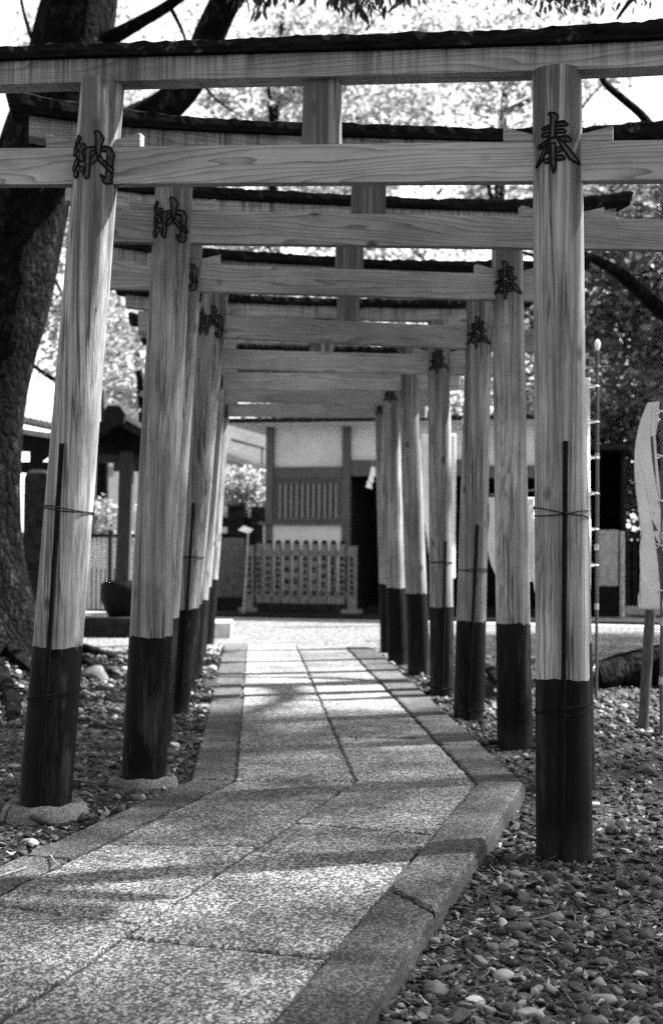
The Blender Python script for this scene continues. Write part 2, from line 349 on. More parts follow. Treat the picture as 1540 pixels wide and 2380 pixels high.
M['leaf_near'] = leafmat('hanging_leaf', 0.006, 0.02, 0.08)
M['litter'] = leafmat('leaf_litter', 0.03, 0.24, 0.0, 0.8)
M['twig'] = simple('dry_twig', 0.10, 0.30, 30)

# ------------------------------------------------------------------ path layout (on the ground, z = 0)
def line_px(a, b):  return hit(*a), hit(*b)
KINK = [hit(*p) for p in ((442, 1814), (546, 1813), (826, 1815), (1108, 1822), (1220, 1823))]       # outer left, inner left, centre, inner right, outer right
ENDP = [hit(*p) for p in ((521, 1496), (573, 1497), (687, 1499), (803, 1503), (868, 1506))]
NEAR = [hit(*p) for p in ((0, 2011), (0, 2079), (0, 2373), (634, 2378), (846, 2378))]
NEAR = [KINK[i] + (NEAR[i] - KINK[i]) * (4.2 / (NEAR[i] - KINK[i]).length) for i in range(5)]
PATH_POLY = [NEAR[0], KINK[0], ENDP[0], ENDP[4], KINK[4], NEAR[4]]
PP = np.array([(p.x, p.y) for p in PATH_POLY])
def in_poly(x, y, grow=0.0):
    c = PP.mean(0); P = PP
    inside = np.zeros(np.shape(x), bool); n = len(P); j = n - 1
    for i in range(n):
        xi, yi = P[i]; xj, yj = P[j]
        cond = ((yi > y) != (yj > y)) & (x < (xj - xi) * (y - yi) / (yj - yi + 1e-12) + xi)
        inside ^= cond; j = i
    return inside
MIDX = np.array([(NEAR[2].y, NEAR[2].x), (KINK[2].y, KINK[2].x), (ENDP[2].y, ENDP[2].x)])
def gz(x, y):
    """height of the gravel: a little lower right of the path, uneven"""
    mid = np.interp(y, MIDX[:, 0], MIDX[:, 1]); s = np.clip((x - mid) / 0.8, -1, 1)
    z = -0.028 - 0.024 * s + 0.010 * np.sin(1.7 * x + 0.6 * y) + 0.008 * np.sin(2.9 * y - 1.1 * x + 1.0)
    f = np.clip((y - 13.5) / 2.5, 0, 1); return z * (1 - f) + (-0.012) * f
def gzf(x, y): return float(gz(np.array(x, float), np.array(y, float)))

# ------------------------------------------------------------------ setting: ground, path, kerb
def build_ground():
    xs = np.unique(np.concatenate([np.linspace(-220, -16, 14), np.arange(-16, 16.01, 0.25), np.linspace(16, 220, 14)]))
    ys = np.unique(np.concatenate([np.linspace(-60, -2, 10), np.arange(-2, 26.01, 0.25), np.linspace(26, 300, 16)]))
    X, Y = np.meshgrid(xs, ys); Z = gz(X, Y)
    Z = np.where(in_poly(X, Y), -0.075, Z)
    V = np.stack([X, Y, Z], -1).reshape(-1, 3); nx, ny = len(xs), len(ys)
    i = np.arange((ny - 1) * (nx - 1)); r_, c_ = i // (nx - 1), i % (nx - 1); a = r_ * nx + c_
    me = np_mesh('ground', V, np.stack([a, a + 1, a + nx + 1, a + nx], -1), 4)
    link('ground', me, M['ground'], smooth=True, kind='structure', label='pale gravel court and bare dark soil under the trees')
build_ground()

def tpar(p, a, b):
    d = b - a; return (p - a).dot(d) / d.dot(d)
def strip(mb, a0, a1, b0, b1, cuts, z, gap=0.008, ch=0.006, h=0.09):
    """slabs between two lines; cuts: [(ta, tb), ...] along each line"""
    for (ta, tb), (ua, ub) in zip(cuts[:-1], cuts[1:]):
        q = [a0.lerp(a1, ta), b0.lerp(b1, tb), b0.lerp(b1, ub), a0.lerp(a1, ua)]
        dz = random.uniform(-0.002, 0.002); dt = random.uniform(-0.0015, 0.0015)
        c = sum(q, Vector()) / 4
        def inset(d):
            out = []
            for i in range(4):
                p, pa, pb = q[i], q[i - 1], q[(i + 1) % 4]
                u = (pa - p).normalized(); w = (pb - p).normalized(); s_ = max(0.35, abs(u.cross(w).z))
                out.append(p + (u + w) * (d / s_))
            return out
        o0, o1 = inset(gap), inset(gap + ch)
        base = [Vector((p.x, p.y, z - h)) for p in o0]; e = [Vector((p.x, p.y, z + dz - ch)) for p in o0]; t = [Vector((p.x, p.y, z + dz)) for p in o1]
        # subdivide the chamfer ring so worn edges wobble
        def sub(r_, j=0.0):
            out = []
            for i in range(4):
                for k in range(22):
                    p = r_[i].lerp(r_[(i + 1) % 4], k / 22)
                    out.append(p + Vector((random.gauss(0, j), random.gauss(0, j), 0)))
            return out
        mb.loft([sub(base), sub(e, 0.0026), sub(t, 0.0042)])
def pxcut(i, j, pa, pb, near=True):
    A, B = (NEAR, KINK) if near else (KINK, ENDP)
    return tpar(hit(*pa), A[i], B[i]), tpar(hit(*pb), A[j], B[j])
path = MB()
lc = [(0, 0), (0.16, 0.15)] + [pxcut(1, 2, a, b) for a, b in (((20, 2105), (330, 2150)), ((250, 1962), (600, 1966)))] + [(1, 1)]
rc = [(0, 0), (0.13, 0.12)] + [pxcut(2, 3, a, b) for a, b in (((296, 2179), (748, 2226)), ((588, 1976), (960, 2016)), ((692, 1913), (1016, 1940)))] + [(1, 1)]
strip(path, NEAR[1], KINK[1], NEAR[2], KINK[2], lc, 0.0)
strip(path, NEAR[2], KINK[2], NEAR[3], KINK[3], rc, 0.0)
fl = [(0, 0)] + [pxcut(1, 2, a, b, False) for a, b in (((559, 1755), (800, 1760)), ((560, 1732), (788, 1735)), ((566, 1640), (742, 1637)), ((570, 1590), (722, 1588)), ((571, 1550), (706, 1549)))] + [(1, 1)]
fr = [(0, 0)] + [pxcut(2, 3, a, b, False) for a, b in (((783, 1712), (1000, 1716)), ((748, 1650), (940, 1652)), ((724, 1592), (880, 1594)), ((706, 1545), (840, 1547)))] + [(1, 1)]
strip(path, KINK[1], ENDP[1], KINK[2], ENDP[2], fl, 0.0, gap=0.009)
strip(path, KINK[2], ENDP[2], KINK[3], ENDP[3], fr, 0.0, gap=0.009)
path.build('path', M['slab'], kind='structure', label='speckled granite slab path with a centre joint and a bend')
jb = MB(); q = [Vector((p.x, p.y, -0.07)) for p in PATH_POLY]; jb.prism(q, (0, 0, 0.058)); jb.build('path_bed', M['joint'], kind='structure', label='dirt and moss filling the joints of the path')
kb = MB()
def ev(n, j=0.0): return [(i / n, i / n) for i in range(n + 1)]
strip(kb, NEAR[0], KINK[0], NEAR[1], KINK[1], [(0, 0), (0.3, 0.28), (0.62, 0.6), (1, 1)], 0.004, h=0.12)
kr = [(0, 0), (0.2, 0.2)] + [pxcut(3, 4, (878, 2068), (1010, 2130))] + [(1, 1)]
strip(kb, NEAR[3], KINK[3], NEAR[4], KINK[4], kr, 0.012, ch=0.009, h=0.13)
strip(kb, KINK[0], ENDP[0], KINK[1], ENDP[1], ev(7), 0.004, h=0.12)
strip(kb, KINK[3], ENDP[3], KINK[4], ENDP[4], ev(7), 0.006, h=0.12)
kb.build('path_kerb', M['kerb'], kind='structure', label='darker kerb stones edging the slab path')

# ------------------------------------------------------------------ torii gates
GLYPH_HO = dict(c=(795, 1000), r=655, lean=0.0, polys=[
    [(570, 215), (640, 190), (740, 215), (810, 280), (800, 340), (755, 440), (745, 560), (720, 850), (600, 850), (620, 560), (632, 420), (640, 310)],
    [(750, 462), (950, 425), (1072, 520), (990, 550), (748, 575)], [(622, 510), (450, 560), (400, 602), (450, 640), (620, 592)],
    [(730, 662), (940, 630), (1015, 710), (980, 742), (775, 742)], [(602, 700), (440, 720), (388, 770), (440, 820), (592, 800)],
    [(740, 772), (790, 845), (1040, 805), (1145, 905), (1078, 965), (890, 950)], [(560, 880), (480, 930), (290, 1030), (330, 1100), (560, 1000)],
    [(620, 850), (560, 1010), (500, 1200), (420, 1385), (300, 1525), (245, 1560), (400, 1250), (540, 900)],
    [(730, 790), (900, 1100), (1080, 1400), (1200, 1465), (1352, 1502), (1240, 1330), (1100, 1160), (940, 980), (860, 940)],
    [(740, 1142), (850, 1105), (912, 1190), (870, 1242), (720, 1250)], [(622, 1160), (520, 1190), (500, 1250), (622, 1240)],
    [(750, 1336), (900, 1320), (982, 1415), (900, 1450), (710, 1450)], [(622, 1380), (430, 1420), (500, 1512), (622, 1480)],
    [(622, 1000), (620, 1450), (650, 1690), (688, 1790), (738, 1680), (756, 1470), (735, 1000)]])
GLYPH_NO = dict(c=(912, 950), r=570, lean=-0.118, polys=[
    [(870, 300), (960, 290), (1020, 330), (1105, 470), (1030, 650), (1010, 760), (985, 900), (905, 960), (890, 700), (905, 430)],
    [(1030, 665), (1250, 660), (1330, 850), (1290, 1000), (1265, 1330), (1240, 1560), (1090, 1612), (1040, 1570), (970, 1375), (1095, 1470), (1130, 1200), (1165, 790), (1030, 790)],
    [(870, 690), (640, 712), (620, 900), (612, 1300), (560, 1420), (610, 1500), (680, 1480), (715, 1250), (740, 1000), (762, 800), (870, 780)],
    [(890, 800), (770, 1000), (715, 1080), (740, 1145), (800, 1120), (890, 1030), (930, 950)],
    [(985, 910), (1110, 1060), (1290, 1190), (1332, 1290), (1250, 1320), (1130, 1220), (920, 1010)],
    [(480, 350), (530, 420), (470, 560), (420, 700), (440, 760), (390, 860), (360, 850), (370, 650), (420, 560)],
    [(560, 580), (632, 620), (620, 720), (540, 800), (592, 950), (590, 1030), (540, 1062), (490, 1000), (430, 990), (500, 850), (480, 760)],
    [(380, 1230), (432, 1300), (420, 1410), (380, 1462), (340, 1380), (345, 1280)],
    [(470, 1150), (540, 1190), (592, 1290), (560, 1342), (490, 1290)],
    [(430, 900), (482, 1000), (400, 1180), (330, 1262), (320, 1150)]])

class Pillar:
    def __init__(s, spec, zg):
        bx, by, hwb, tx, ty, hwt, dy = spec
        f = hit(bx, by, zg); d = depth(f); r0 = hwb * d / F; d += r0 * 0.9
        s.d = d; s.r0 = hwb * d / F; s.r1 = hwt * d / F
        s.B = at(bx, by, d); s.B.z = zg; s.T = at(tx, ty, d); s.zg = zg
        s.zt = s.T.z
        s.dark = at(bx, dy, d - s.r0).z
    def at_z(s, z):
        t = (z - s.B.z) / (s.T.z - s.B.z); return s.B.lerp(s.T, t) if 0 <= t <= 1 else s.B + (s.T - s.B) * t
    def rad(s, z):
        t = (z - s.B.z) / (s.T.z - s.B.z); return s.r0 + (s.r1 - s.r0) * t
    def frame(s, z):
        a = s.at_z(z); n = Vector((CP.x - a.x, CP.y - a.y, 0)).normalized(); return a, n, Vector((-n.y, n.x, 0))
    def surf(s, z, th, lift=0.0):
        a, n, r_ = s.frame(z); q = s.rad(z) + lift
        return a + (r_ * math.sin(th) + n * math.cos(th)) * q

def pole_mesh(p, z0, z1, grow, seed, n=44, wav=None):
    """tube with planed facets and a slightly uneven girth"""
    k = max(8, int((z1 - z0) / 0.07)); rng = np.random.default_rng(seed)
    ph = rng.uniform(0, 6.28, 6); kk = rng.integers(3, 17, 6); am = rng.uniform(0.2, 1.0, 6) * 0.0035
    m = MB(); rings = []
    for i in range(k + 1):
        z = z0 + (z1 - z0) * i / k; ring = []
        for j in range(n):
            th = 2 * math.pi * j / n
            q = 1 + sum(am[a] * math.sin(kk[a] * th + ph[a] + 0.5 * math.sin(1.3 * z + ph[a])) for a in range(6)) + 0.006 * math.sin(2.1 * z + ph[0]) + 0.004 * math.sin(7 * z + ph[1])
            if i == wav: zz = 0.004 * math.sin(3 * th + ph[2]) + 0.0025 * math.sin(11 * th + ph[3]) - 0.012 * max(0, math.sin(7 * th + ph[4]) - 0.93) / 0.07
            else: zz = 0.0
            a_, n_, r_ = p.frame(z)
            ring.append(Vector((0, 0, zz)) + a_ + (r_ * math.sin(th) + n_ * math.cos(th)) * (p.rad(z) * q + grow))
        rings.append(ring)
    return m.loft(rings)

def draw_glyph(p, zc, G, name, parent):
    sc = p.rad(zc) / G['r']; line = MB(); fill = MB()
    def P(x, y, lift):
        u = (x - (G['c'][0] + G['lean'] * (y - 850))) / G['r']; th = math.asin(max(-0.995, min(0.995, u)))
        return p.surf(zc - (y - G['c'][1]) * sc, th, lift)
    for k, poly in enumerate(G['polys']):
        pts = []
        for a, b in zip(poly, poly[1:] + poly[:1]):
            L = math.hypot(b[0] - a[0], b[1] - a[1]); n = max(1, int(L / 60))
            pts += [(a[0] + (b[0] - a[0]) * i / n, a[1] + (b[1] - a[1]) * i / n) for i in range(n)]
        w3 = [P(x, y, 0.0040) for x, y in pts]
        line.tube(w3 + [w3[0]], 0.0040 * p.rad(zc) / 0.09, 6, cap=False)
        tri = tessellate_polygon([[Vector((x, y, 0)) for x, y in pts]])
        b = len(fill.v); fill.v += [tuple(P(x, y, 0.0034 + 0.00012 * k)) for x, y in pts]; fill.f += [tuple(b + i for i in t) for t in tri]
    o = line.build(name, M['ink'], parent, smooth=True)
    fill.build('painted_stroke', M['inkfill'], o)

def wire_ring(p, z, parent, slope=0.0, rad=0.0023, gap=0.0, seed=0, stake_th=None):
    m = MB()
    for q in (0, 1):
        pts = []
        for i in range(49):
            th = -math.pi + 2 * math.pi * i / 48
            lift = 0.004
            if stake_th is not None: lift += 0.021 * math.exp(-((th - stake_th) / 0.16) ** 2)
            zz = z + slope * math.sin(th) + (q - 0.5) * gap * math.cos(th * (1.0 if q else 0.8) + seed) + 0.002 * math.sin(3 * th + seed + q)
            pts.append(p.surf(zz, th, lift))
        m.tube(pts, rad, 6, cap=False)
    m.build('binding_wire', M['wire'], parent, smooth=True)

def make_gate(i, L, Rr, nuki, strut, label, rise=0.06, over=(0.45, 0.45), kover=(0.68, 0.68), stakes=(), darkz=None, glyphs=(True, True), zl=0.035, zr=-0.045):
    pl, pr = Pillar(L, zl), Pillar(Rr, zr)
    zb = []
    for p, (ny) in ((pl, nuki[0]), (pr, nuki[1])):
        zb.append(at(770, ny, p.d).z + 0.0)
    # the roll of the camera: take the height at the pillar's own column
    zb = [at(px, ny, p.d).z for p, px, ny in ((pl, L[3], nuki[0]), (pr, Rr[3], nuki[1]))]
    a, b = pl.at_z(zb[0]), pr.at_z(zb[1]); ang = math.atan2(b.y - a.y, b.x - a.x)
    mid = (a + b) / 2
    root = empty('torii_gate', (mid.x, mid.y, 0), ang, label=label, cat='torii gate', group='torii gates in a row over the path')
    Wi = wmat(root).inverted(); la, lb = Wi @ a, Wi @ b
    def zl_(x, off=0.0): return la.z + (lb.z - la.z) * (x - la.x) / (lb.x - la.x) + off
    lint = 0.385
    for p, g, s_ in ((pl, GLYPH_NO, 0), (pr, GLYPH_HO, 1)):
        ztop = zb[s_] + lint + 0.01
        o = pole_mesh(p, p.dark, ztop, 0.0, i * 7 + s_, wav=0).build('pillar', M['pole'], root, smooth=True)
        pole_mesh(p, p.zg - 0.05, p.dark, 0.0012, i * 7 + s_, wav=max(8, int((p.dark - p.zg + 0.05) / 0.07))).build('tarred_base', M['tar'], o, smooth=True)
        if glyphs[s_]: draw_glyph(p, zb[s_] + (0.088 if s_ == 0 else 0.098) + (0.02 if i == 1 and s_ else 0), g, 'inscription', o)
    # tie beam
    x0, x1 = la.x - over[0], lb.x + over[1]; m = MB(); rings = []
    for k in range(9):
        x = x0 + (x1 - x0) * k / 8; z = zl_(x); t = 0.029
        rings.append([(x, -t, z), (x, t, z), (x, t, z + 0.142), (x, -t, z + 0.142)])
    m.loft(rings); m.build('tie_beam', M['beam'], root, world=False, bevel=0.004)
    # wedges
    for xc, r_ in ((la.x, pl.rad(zb[0])), (lb.x, pr.rad(zb[1]))):
        for sgn in (-1, 1):
            xa, xb = xc + sgn * r_ * 0.85, xc + sgn * (r_ + 0.105); z = 0.1435
            poly = [(xa, -0.026, zl_(xa, z)), (xb, -0.026, zl_(xb, z)), (xb, -0.026, zl_(xb, z + 0.052)), (xa, -0.026, zl_(xa, z + 0.022))]
            MB().prism(poly, (0, 0.05, 0)).build('wedge', M['beam'], root, world=False, bevel=0.002)
    # strut in the middle
    sx = (Wi @ at(strut[0], nuki[0] - 150, (pl.d + pr.d) / 2)).x; hw = strut[1] * (pl.d + pr.d) / 2 / F / 2
    m = MB(); z0, z1 = 0.142, lint + 0.012
    m.quadbox([(sx - hw * 1.05, -0.022, zl_(sx, z0)), (sx + hw * 1.02, -0.022, zl_(sx, z0)), (sx + hw * 1.02, 0.022, zl_(sx, z0)), (sx - hw * 1.05, 0.022, zl_(sx, z0)),
               (sx - hw * 0.98, -0.022, zl_(sx, z1)), (sx + hw, -0.022, zl_(sx, z1)), (sx + hw, 0.022, zl_(sx, z1)), (sx - hw * 0.98, 0.022, zl_(sx, z1))])
    so_ = m.build('strut', M['pole'], root, world=False, bevel=0.003)
    # lintel and cap with upswept ends
    X0, X1 = la.x - kover[0], lb.x + kover[1]; K = 46
    rl = rise if hasattr(rise, '__len__') else (rise, rise)
    def sori(x):
        xm = (X0 + X1) / 2; u = (x - xm) / ((X1 - X0) / 2); e = rl[0] if u < 0 else rl[1]
        return e * abs(u) ** 4.0 + 0.004 * u * u
    rings, top = [], []
    inset = 0.07
    for k in range(K + 1):
        x = X0 + inset + (X1 - X0 - 2 * inset) * k / K; z = zl_(x, lint) + sori(x); t = 0.055
        rings.append([(x, -t, z), (x, t, z), (x, t, z + 0.088), (x, -t, z + 0.088)]); top += [0, 0, 1, 1]
    m = MB(); m.loft(rings); lo = m.build('lintel', M['lintel'], root, world=False)
    at_ = lo.data.attributes.new('topness', 'FLOAT', 'POINT'); at_.data.foreach_set('value', np.array(top, dtype=np.float32))
    rng = np.random.default_rng(i + 40); rings = []; K = 120
    for k in range(K + 1):
        x = X0 + (X1 - X0) * k / K; u = (x - (X0 + X1) / 2) / ((X1 - X0) / 2); z = zl_(x, lint + 0.089) + sori(x)
        h = (0.064 + (0.034 if (u > 0 or i > 1) else -0.012) * abs(u) ** 2.2) * (1 + 0.05 * math.sin(5 * x + i) + 0.025 * math.sin(13 * x + 2 * i) + 0.02 * math.sin(37 * x)); j = lambda s_=0.0022: rng.normal(0, s_)
        sl = 0.3 * (1 if u > 0 else -1) * max(0, abs(u) - 0.9) * 10
        ring = [(-0.088, 0), (0.088, 0), (0.092, 0.35), (0.086, 0.78), (0.045, 0.98), (0.0, 1.05), (-0.045, 0.98), (-0.086, 0.78), (-0.093, 0.35)]
        rings.append([(x + sl * q * h + (0 if c in (0, 1) else j(0.003)), y + (0 if c in (0, 1) else j()), z + q * h + (0 if c in (0, 1) else j(0.0028))) for c, (y, q) in enumerate(ring)])
    m = MB(); m.loft(rings); m.build('cap', M['cap'], root, world=False)
    # black rods tied to the pillars
    for side, tp, bp, wires in stakes:
        p = (pl, pr)[side]; rr = 0.0092
        def front(px, py):
            q = at(px, py, p.d); z = q.z; a_, n_, r_ = p.frame(z); u = max(-0.9, min(0.9, (q - a_).dot(r_) / p.rad(z))); th = math.asin(u); return p.surf(z, th, rr + 0.001), th
        (t0, th0), (t1, _) = front(*tp), front(*bp); t1.z = max(t1.z, gzf(t1.x, t1.y) - 0.02)
        MB().tube([t1, t1.lerp(t0, 0.5), t0], rr, 14).build('support_rod', M['stake'], root, smooth=True)
        for wy, slope, gap in wires:
            z = at(tp[0], wy, p.d - p.r0).z; wire_ring(p, z, root, slope, 0.0022, gap, seed=wy, stake_th=front(tp[0] + (bp[0] - tp[0]) * (wy - tp[1]) / (bp[1] - tp[1]), wy)[1])
    return root, pl, pr

GATES = []
GATES.append(make_gate(1, (104, 1888, 60, 240, 190, 50, 1507), (1310, 1998, 64, 1293, 165, 56, 1582), (432, 425), (748, 87),
    'front torii gate, the one nearest the kerb bend, with black rods wired to both pillars', rise=(-0.015, 0.03), over=(0.5, 0.6), kover=(0.75, 0.85),
    stakes=[(0, (147, 1035), (92, 1880), [(1185, -0.012, 0.010), (1618, 0.02, 0.012)]), (1, (1312, 1030), (1306, 1985), [(1192, -0.004, 0.03), (1655, 0.012, 0.028)])]))
GATES.append(make_gate(2, (334, 1817, 52, 405, 430, 43, 1482), (1328, 1833, 54, 1300, 430, 47, 1496), (567, 580), (857, 77),
    'second torii gate, left pillar without a rod, standing in a round collar stone', over=(0.42, 0.55), zl=0.03))
GATES.append(make_gate(3, (356, 1722, 41, 435, 570, 36, 1439), (1196, 1739, 41, 1178, 585, 36, 1450), (678, 700), (813, 62),
    'third torii gate, its right pillar bare of rods beside the bend of the path', over=(0.4, 0.42)))
GATES.append(make_gate(4, (405, 1647, 35, 495, 740, 31, 1416), (1088, 1678, 35, 1114, 700, 30, 1445), (785, 814), (810, 50),
    'fourth torii gate, with a short black rod wired to each pillar', stakes=[(0, (450, 1170), (421, 1600), [(1295, 0.0, 0.006), (1585, 0, 0.006)]), (1, (1108, 1220), (1086, 1672), [(1325, 0.0, 0.016), (1652, 0, 0.006)])]))
GATES.append(make_gate(5, (425, 1591, 29, 488, 850, 26, 1405), (1027, 1619, 28, 1019, 813, 26, 1412), (857, 871), (752, 45),
    'fifth torii gate, with a rod on the right pillar only', stakes=[(1, (1034, 1258), (1027, 1612), [(1307, 0.0, 0.006), (1600, 0, 0.005)])], rise=0.05))
GATES.append(make_gate(6, (445, 1556, 26, 500, 900, 22, 1395), (974, 1571, 26, 948, 873, 21.5, 1380), (907, 908), (740, 38),
    'sixth torii gate, whose right pillar leans inward and is stained dark at the top', rise=0.05, glyphs=(True, False)))
GATES.append(make_gate(7, (456, 1523, 23, 503, 930, 20, 1364), (924, 1544, 23, 907, 909, 18.5, 1367), (934, 942), (740, 36),
    'seventh torii gate, next to last before the hall', rise=0.04))
GATES.append(make_gate(8, (476, 1490, 21, 515, 950, 18.5, 1347), (905, 1518, 21, 888, 942, 17.5, 1357), (969, 971), (730, 34),
    'last torii gate, standing closest to the plaster hall', rise=0.04))

# collar stones round the two left-hand front pillars
def collar(p, label, split=0.4, R0=1.05, R1=1.62, seed=0, zt=0.045):
    m = MB(); rings = []; c = Vector((p.B.x, p.B.y, 0)); N = 40; rng = np.random.default_rng(seed)
    prof = [(R0, -0.05), (R0, zt - 0.01), (R0 * 1.07, zt), ((R0 + R1) / 2, zt + 0.012), (R1 * 0.95, zt - 0.01), (R1, zt - 0.04), (R1, -0.08)]
    ph = rng.uniform(0, 6, 4)
    for j in range(N + 1):
        th = split + 0.05 + (2 * math.pi - 0.1) * j / N; w = 1 + 0.05 * math.sin(2 * th + ph[0]) + 0.03 * math.sin(5 * th + ph[1])
        rings.append([c + Vector((math.cos(th) * q * p.r0 * (w if q > R0 * 1.1 else 1), math.sin(th) * q * p.r0 * (w if q > R0 * 1.1 else 1), z + 0.004 * math.sin(7 * th + ph[2]))) for q, z in prof])
    m.loft(rings); m.build('collar_stone', M['collar'], smooth=True, label=label, cat='collar stone', group='collar stones round gate pillars')
collar(GATES[0][1], 'pale split ring stone hugging the foot of the pillar with a rod', split=3.9, seed=3, zt=0.05)
collar(GATES[1][1], 'round stone collar under the rodless second pillar', split=1.2, seed=4, zt=0.035)

# ------------------------------------------------------------------ plaster hall at the end of the path
HA = R(-13.0); HO = at(720, 1436, 21.8); HO.z = -0.012
HU = Vector((math.cos(HA), math.sin(HA), 0)); HV = Vector((-math.sin(HA), math.cos(HA), 0))
def LP(px, py, off=0.0):
    """pixel to (x, z) on the hall's facade plane moved back by off"""
    r = ray(px, py); o = HO + HV * off; t = (o - CP).dot(HV) / r.dot(HV); p = CP + r * t - o
    return p.dot(HU), p.z
def X(px, py=1200, off=0.0): return LP(px, py, off)[0]
def Z(py, px=720, off=0.0): return LP(px, py, off)[1]
def hall_root(name, **kw): return empty(name, HO, HA, **kw)
hall = hall_root('shrine_hall', label='white plastered timber hall with a barred window at the end of the path', cat='hall')
def hbox(m, px0, py0, px1, py1, y0, y1, off=0.0):
    xa, zt = LP(px0, py0, off); xb, _ = LP(px1, py0, off); zb = Z(py1, (px0 + px1) / 2, off); zt = Z(py0, (px0 + px1) / 2, off)
    return m.box(xa, xb, y0, y1, zb, zt)
m = MB(); zt = Z(980); x0, xm, x1 = X(626), X(804), X(1318)
m.box(x0 + 0.03, xm - 0.03, 0.05, 0.14, Z(1098), zt); m.box(x0 - 0.09, xm - 0.01, -0.03, 0.14, 0.02, Z(1221)); m.box(xm + 0.03, x1 - 0.02, 0.05, 0.14, Z(1088), zt)
m.box(x0 - 0.05, x0 + 0.05, 0.14, 4.2, 0.0, zt); m.box(x1 - 0.06, x1 + 0.04, 0.14, 4.2, Z(1050, 1320), zt)
m.build('wall', M['plaster'], hall, world=False)
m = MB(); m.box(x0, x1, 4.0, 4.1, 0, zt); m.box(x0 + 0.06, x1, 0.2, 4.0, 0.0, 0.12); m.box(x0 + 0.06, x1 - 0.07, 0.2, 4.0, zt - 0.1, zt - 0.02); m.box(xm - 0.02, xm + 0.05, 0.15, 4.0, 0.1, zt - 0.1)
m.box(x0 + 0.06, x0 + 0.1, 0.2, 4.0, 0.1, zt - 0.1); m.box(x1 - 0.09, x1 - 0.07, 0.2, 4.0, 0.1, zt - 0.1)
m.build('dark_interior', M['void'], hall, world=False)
for a, b in ((618, 635), (795, 813), (1106, 1124), (1312, 1328)):
    MB().box(X(a), X(b), -0.05, 0.09, 0.0, zt - 0.002).build('post', M['oldwood'], hall, world=False, bevel=0.006)
m = MB(); m.box(X(635), X(795), -0.02, 0.1, Z(1112), Z(1085)); m.box(X(635) , X(795), -0.035, 0.05, Z(1117), Z(1113)); m.build('beam', M['oldwood'], hall, world=False, bevel=0.004)
m = MB(); m.box(X(813), X(1106), -0.02, 0.1, Z(1107), Z(1070)); m.box(X(1124), X(1312), -0.02, 0.1, Z(1112), Z(1084)); m.build('beam', M['oldwood'], hall, world=False, bevel=0.004)
win = MB(); wx0, wx1, wz0, wz1 = X(636), X(794), Z(1212), Z(1118)
t = 0.05
for bx in ((wx0, wx0 + t, wz0, wz1), (wx1 - t, wx1, wz0, wz1), (wx0 + t, wx1 - t, wz0, wz0 + t), (wx0 + t, wx1 - t, wz1 - t * 0.7, wz1)): win.box(bx[0], bx[1], -0.015, 0.075, bx[2], bx[3])
wo_ = win.build('window', M['oldwood'], hall, world=False)
m = MB(); n = 11; p_ = (wx1 - wx0 - 2 * t) / n
for k in range(n): m.box(wx0 + t + p_ * (k + 0.2), wx0 + t + p_ * (k + 0.8) , 0.0, 0.05, wz0 + t + 0.001, wz1 - t * 0.7 - 0.001)
m.build('bars', M['bars'], wo_, world=False)
MB().box(wx0, wx1, 0.09, 0.11, wz0, wz1).build('backing', M['void'], wo_, world=False)
MB().box(X(604), X(809), -0.09, 0.12, Z(1221) + 0.003, Z(1213)).build('sill', M['oldwood'], hall, world=False, bevel=0.004)
shed = hall_root('storage_shed', label='black open-fronted shed with a grey low panel just right of the front pillar', cat='shed')
m = MB(); sz = Z(1046, 1410); sa, sb = X(1350, 1300), X(1449, 1300); m.box(sa, sb, 1.6, 1.7, 0.0, sz); m.box(sa, sa + 0.08, 0.0, 1.6, 0.0, sz); m.box(sb - 0.05, sb, 0.08, 1.6, 0.0, sz); m.build('wall', M['blackwood'], shed, world=False)
m = MB(); m.box(sa - 0.1, sb + 0.08, -0.15, 1.8, sz + 0.002, sz + 0.07); m.build('roof', M['darktile'], shed, world=False)
m = MB(); m.box(X(1392, 1300), X(1436, 1300), -0.1, -0.03, Z(1362, 1415), Z(1232, 1415)); m.build('low_panel', M['stone'], shed, world=False, bevel=0.01)
m = MB(); m.box(X(1390, 1300), X(1437, 1300), -0.08, 0.02, 0.0, Z(1363, 1415)); m.build('panel_base', M['blackwood'], shed, world=False)
m = MB(); m.box(X(1440, 1300), X(1450, 1300), -0.12, 0.0, 0.0, Z(1236, 1444)); m.build('door_post', M['stone'], shed, world=False, bevel=0.01)
# eave, fascia, row of tile ends; the roof is almost flat
EO = -0.75
xe0, xe1 = X(515, 1200, EO), X(1340, 1200, EO); ze = Z(981, 720, EO)
m = MB(); m.box(xe0, xe1, EO, 4.8, ze - 0.002, ze + 0.03); m.build('eave_board', M['plaster'], hall, world=False)
m = MB(); m.box(xe0 - 0.02, xe1 + 0.02, EO - 0.05, EO - 0.003, ze + 0.0, ze + 0.043); m.build('gutter', M['blackwood'], hall, world=False, bevel=0.008)
rf = MB(); rf.quadbox([(xe0, EO, ze + 0.034), (xe1, EO, ze + 0.034), (xe1, 4.8, ze + 0.034), (xe0, 4.8, ze + 0.034), (xe0, EO, ze + 0.075), (xe1, EO, ze + 0.075), (xe1, 4.8, ze + 0.16), (xe0, 4.8, ze + 0.16)])
ro = rf.build('roof', M['darktile'], hall, world=False)
m = MB(); k = 0; xx = xe0 + 0.05
while xx < xe1 - 0.1:
    m.tube([(xx, EO - 0.02, ze + 0.066), (xx, 4.7, ze + 0.151)], 0.028, 10); xx += 0.27
m.build('tile_rolls', M['tile'], ro, world=False, smooth=True)

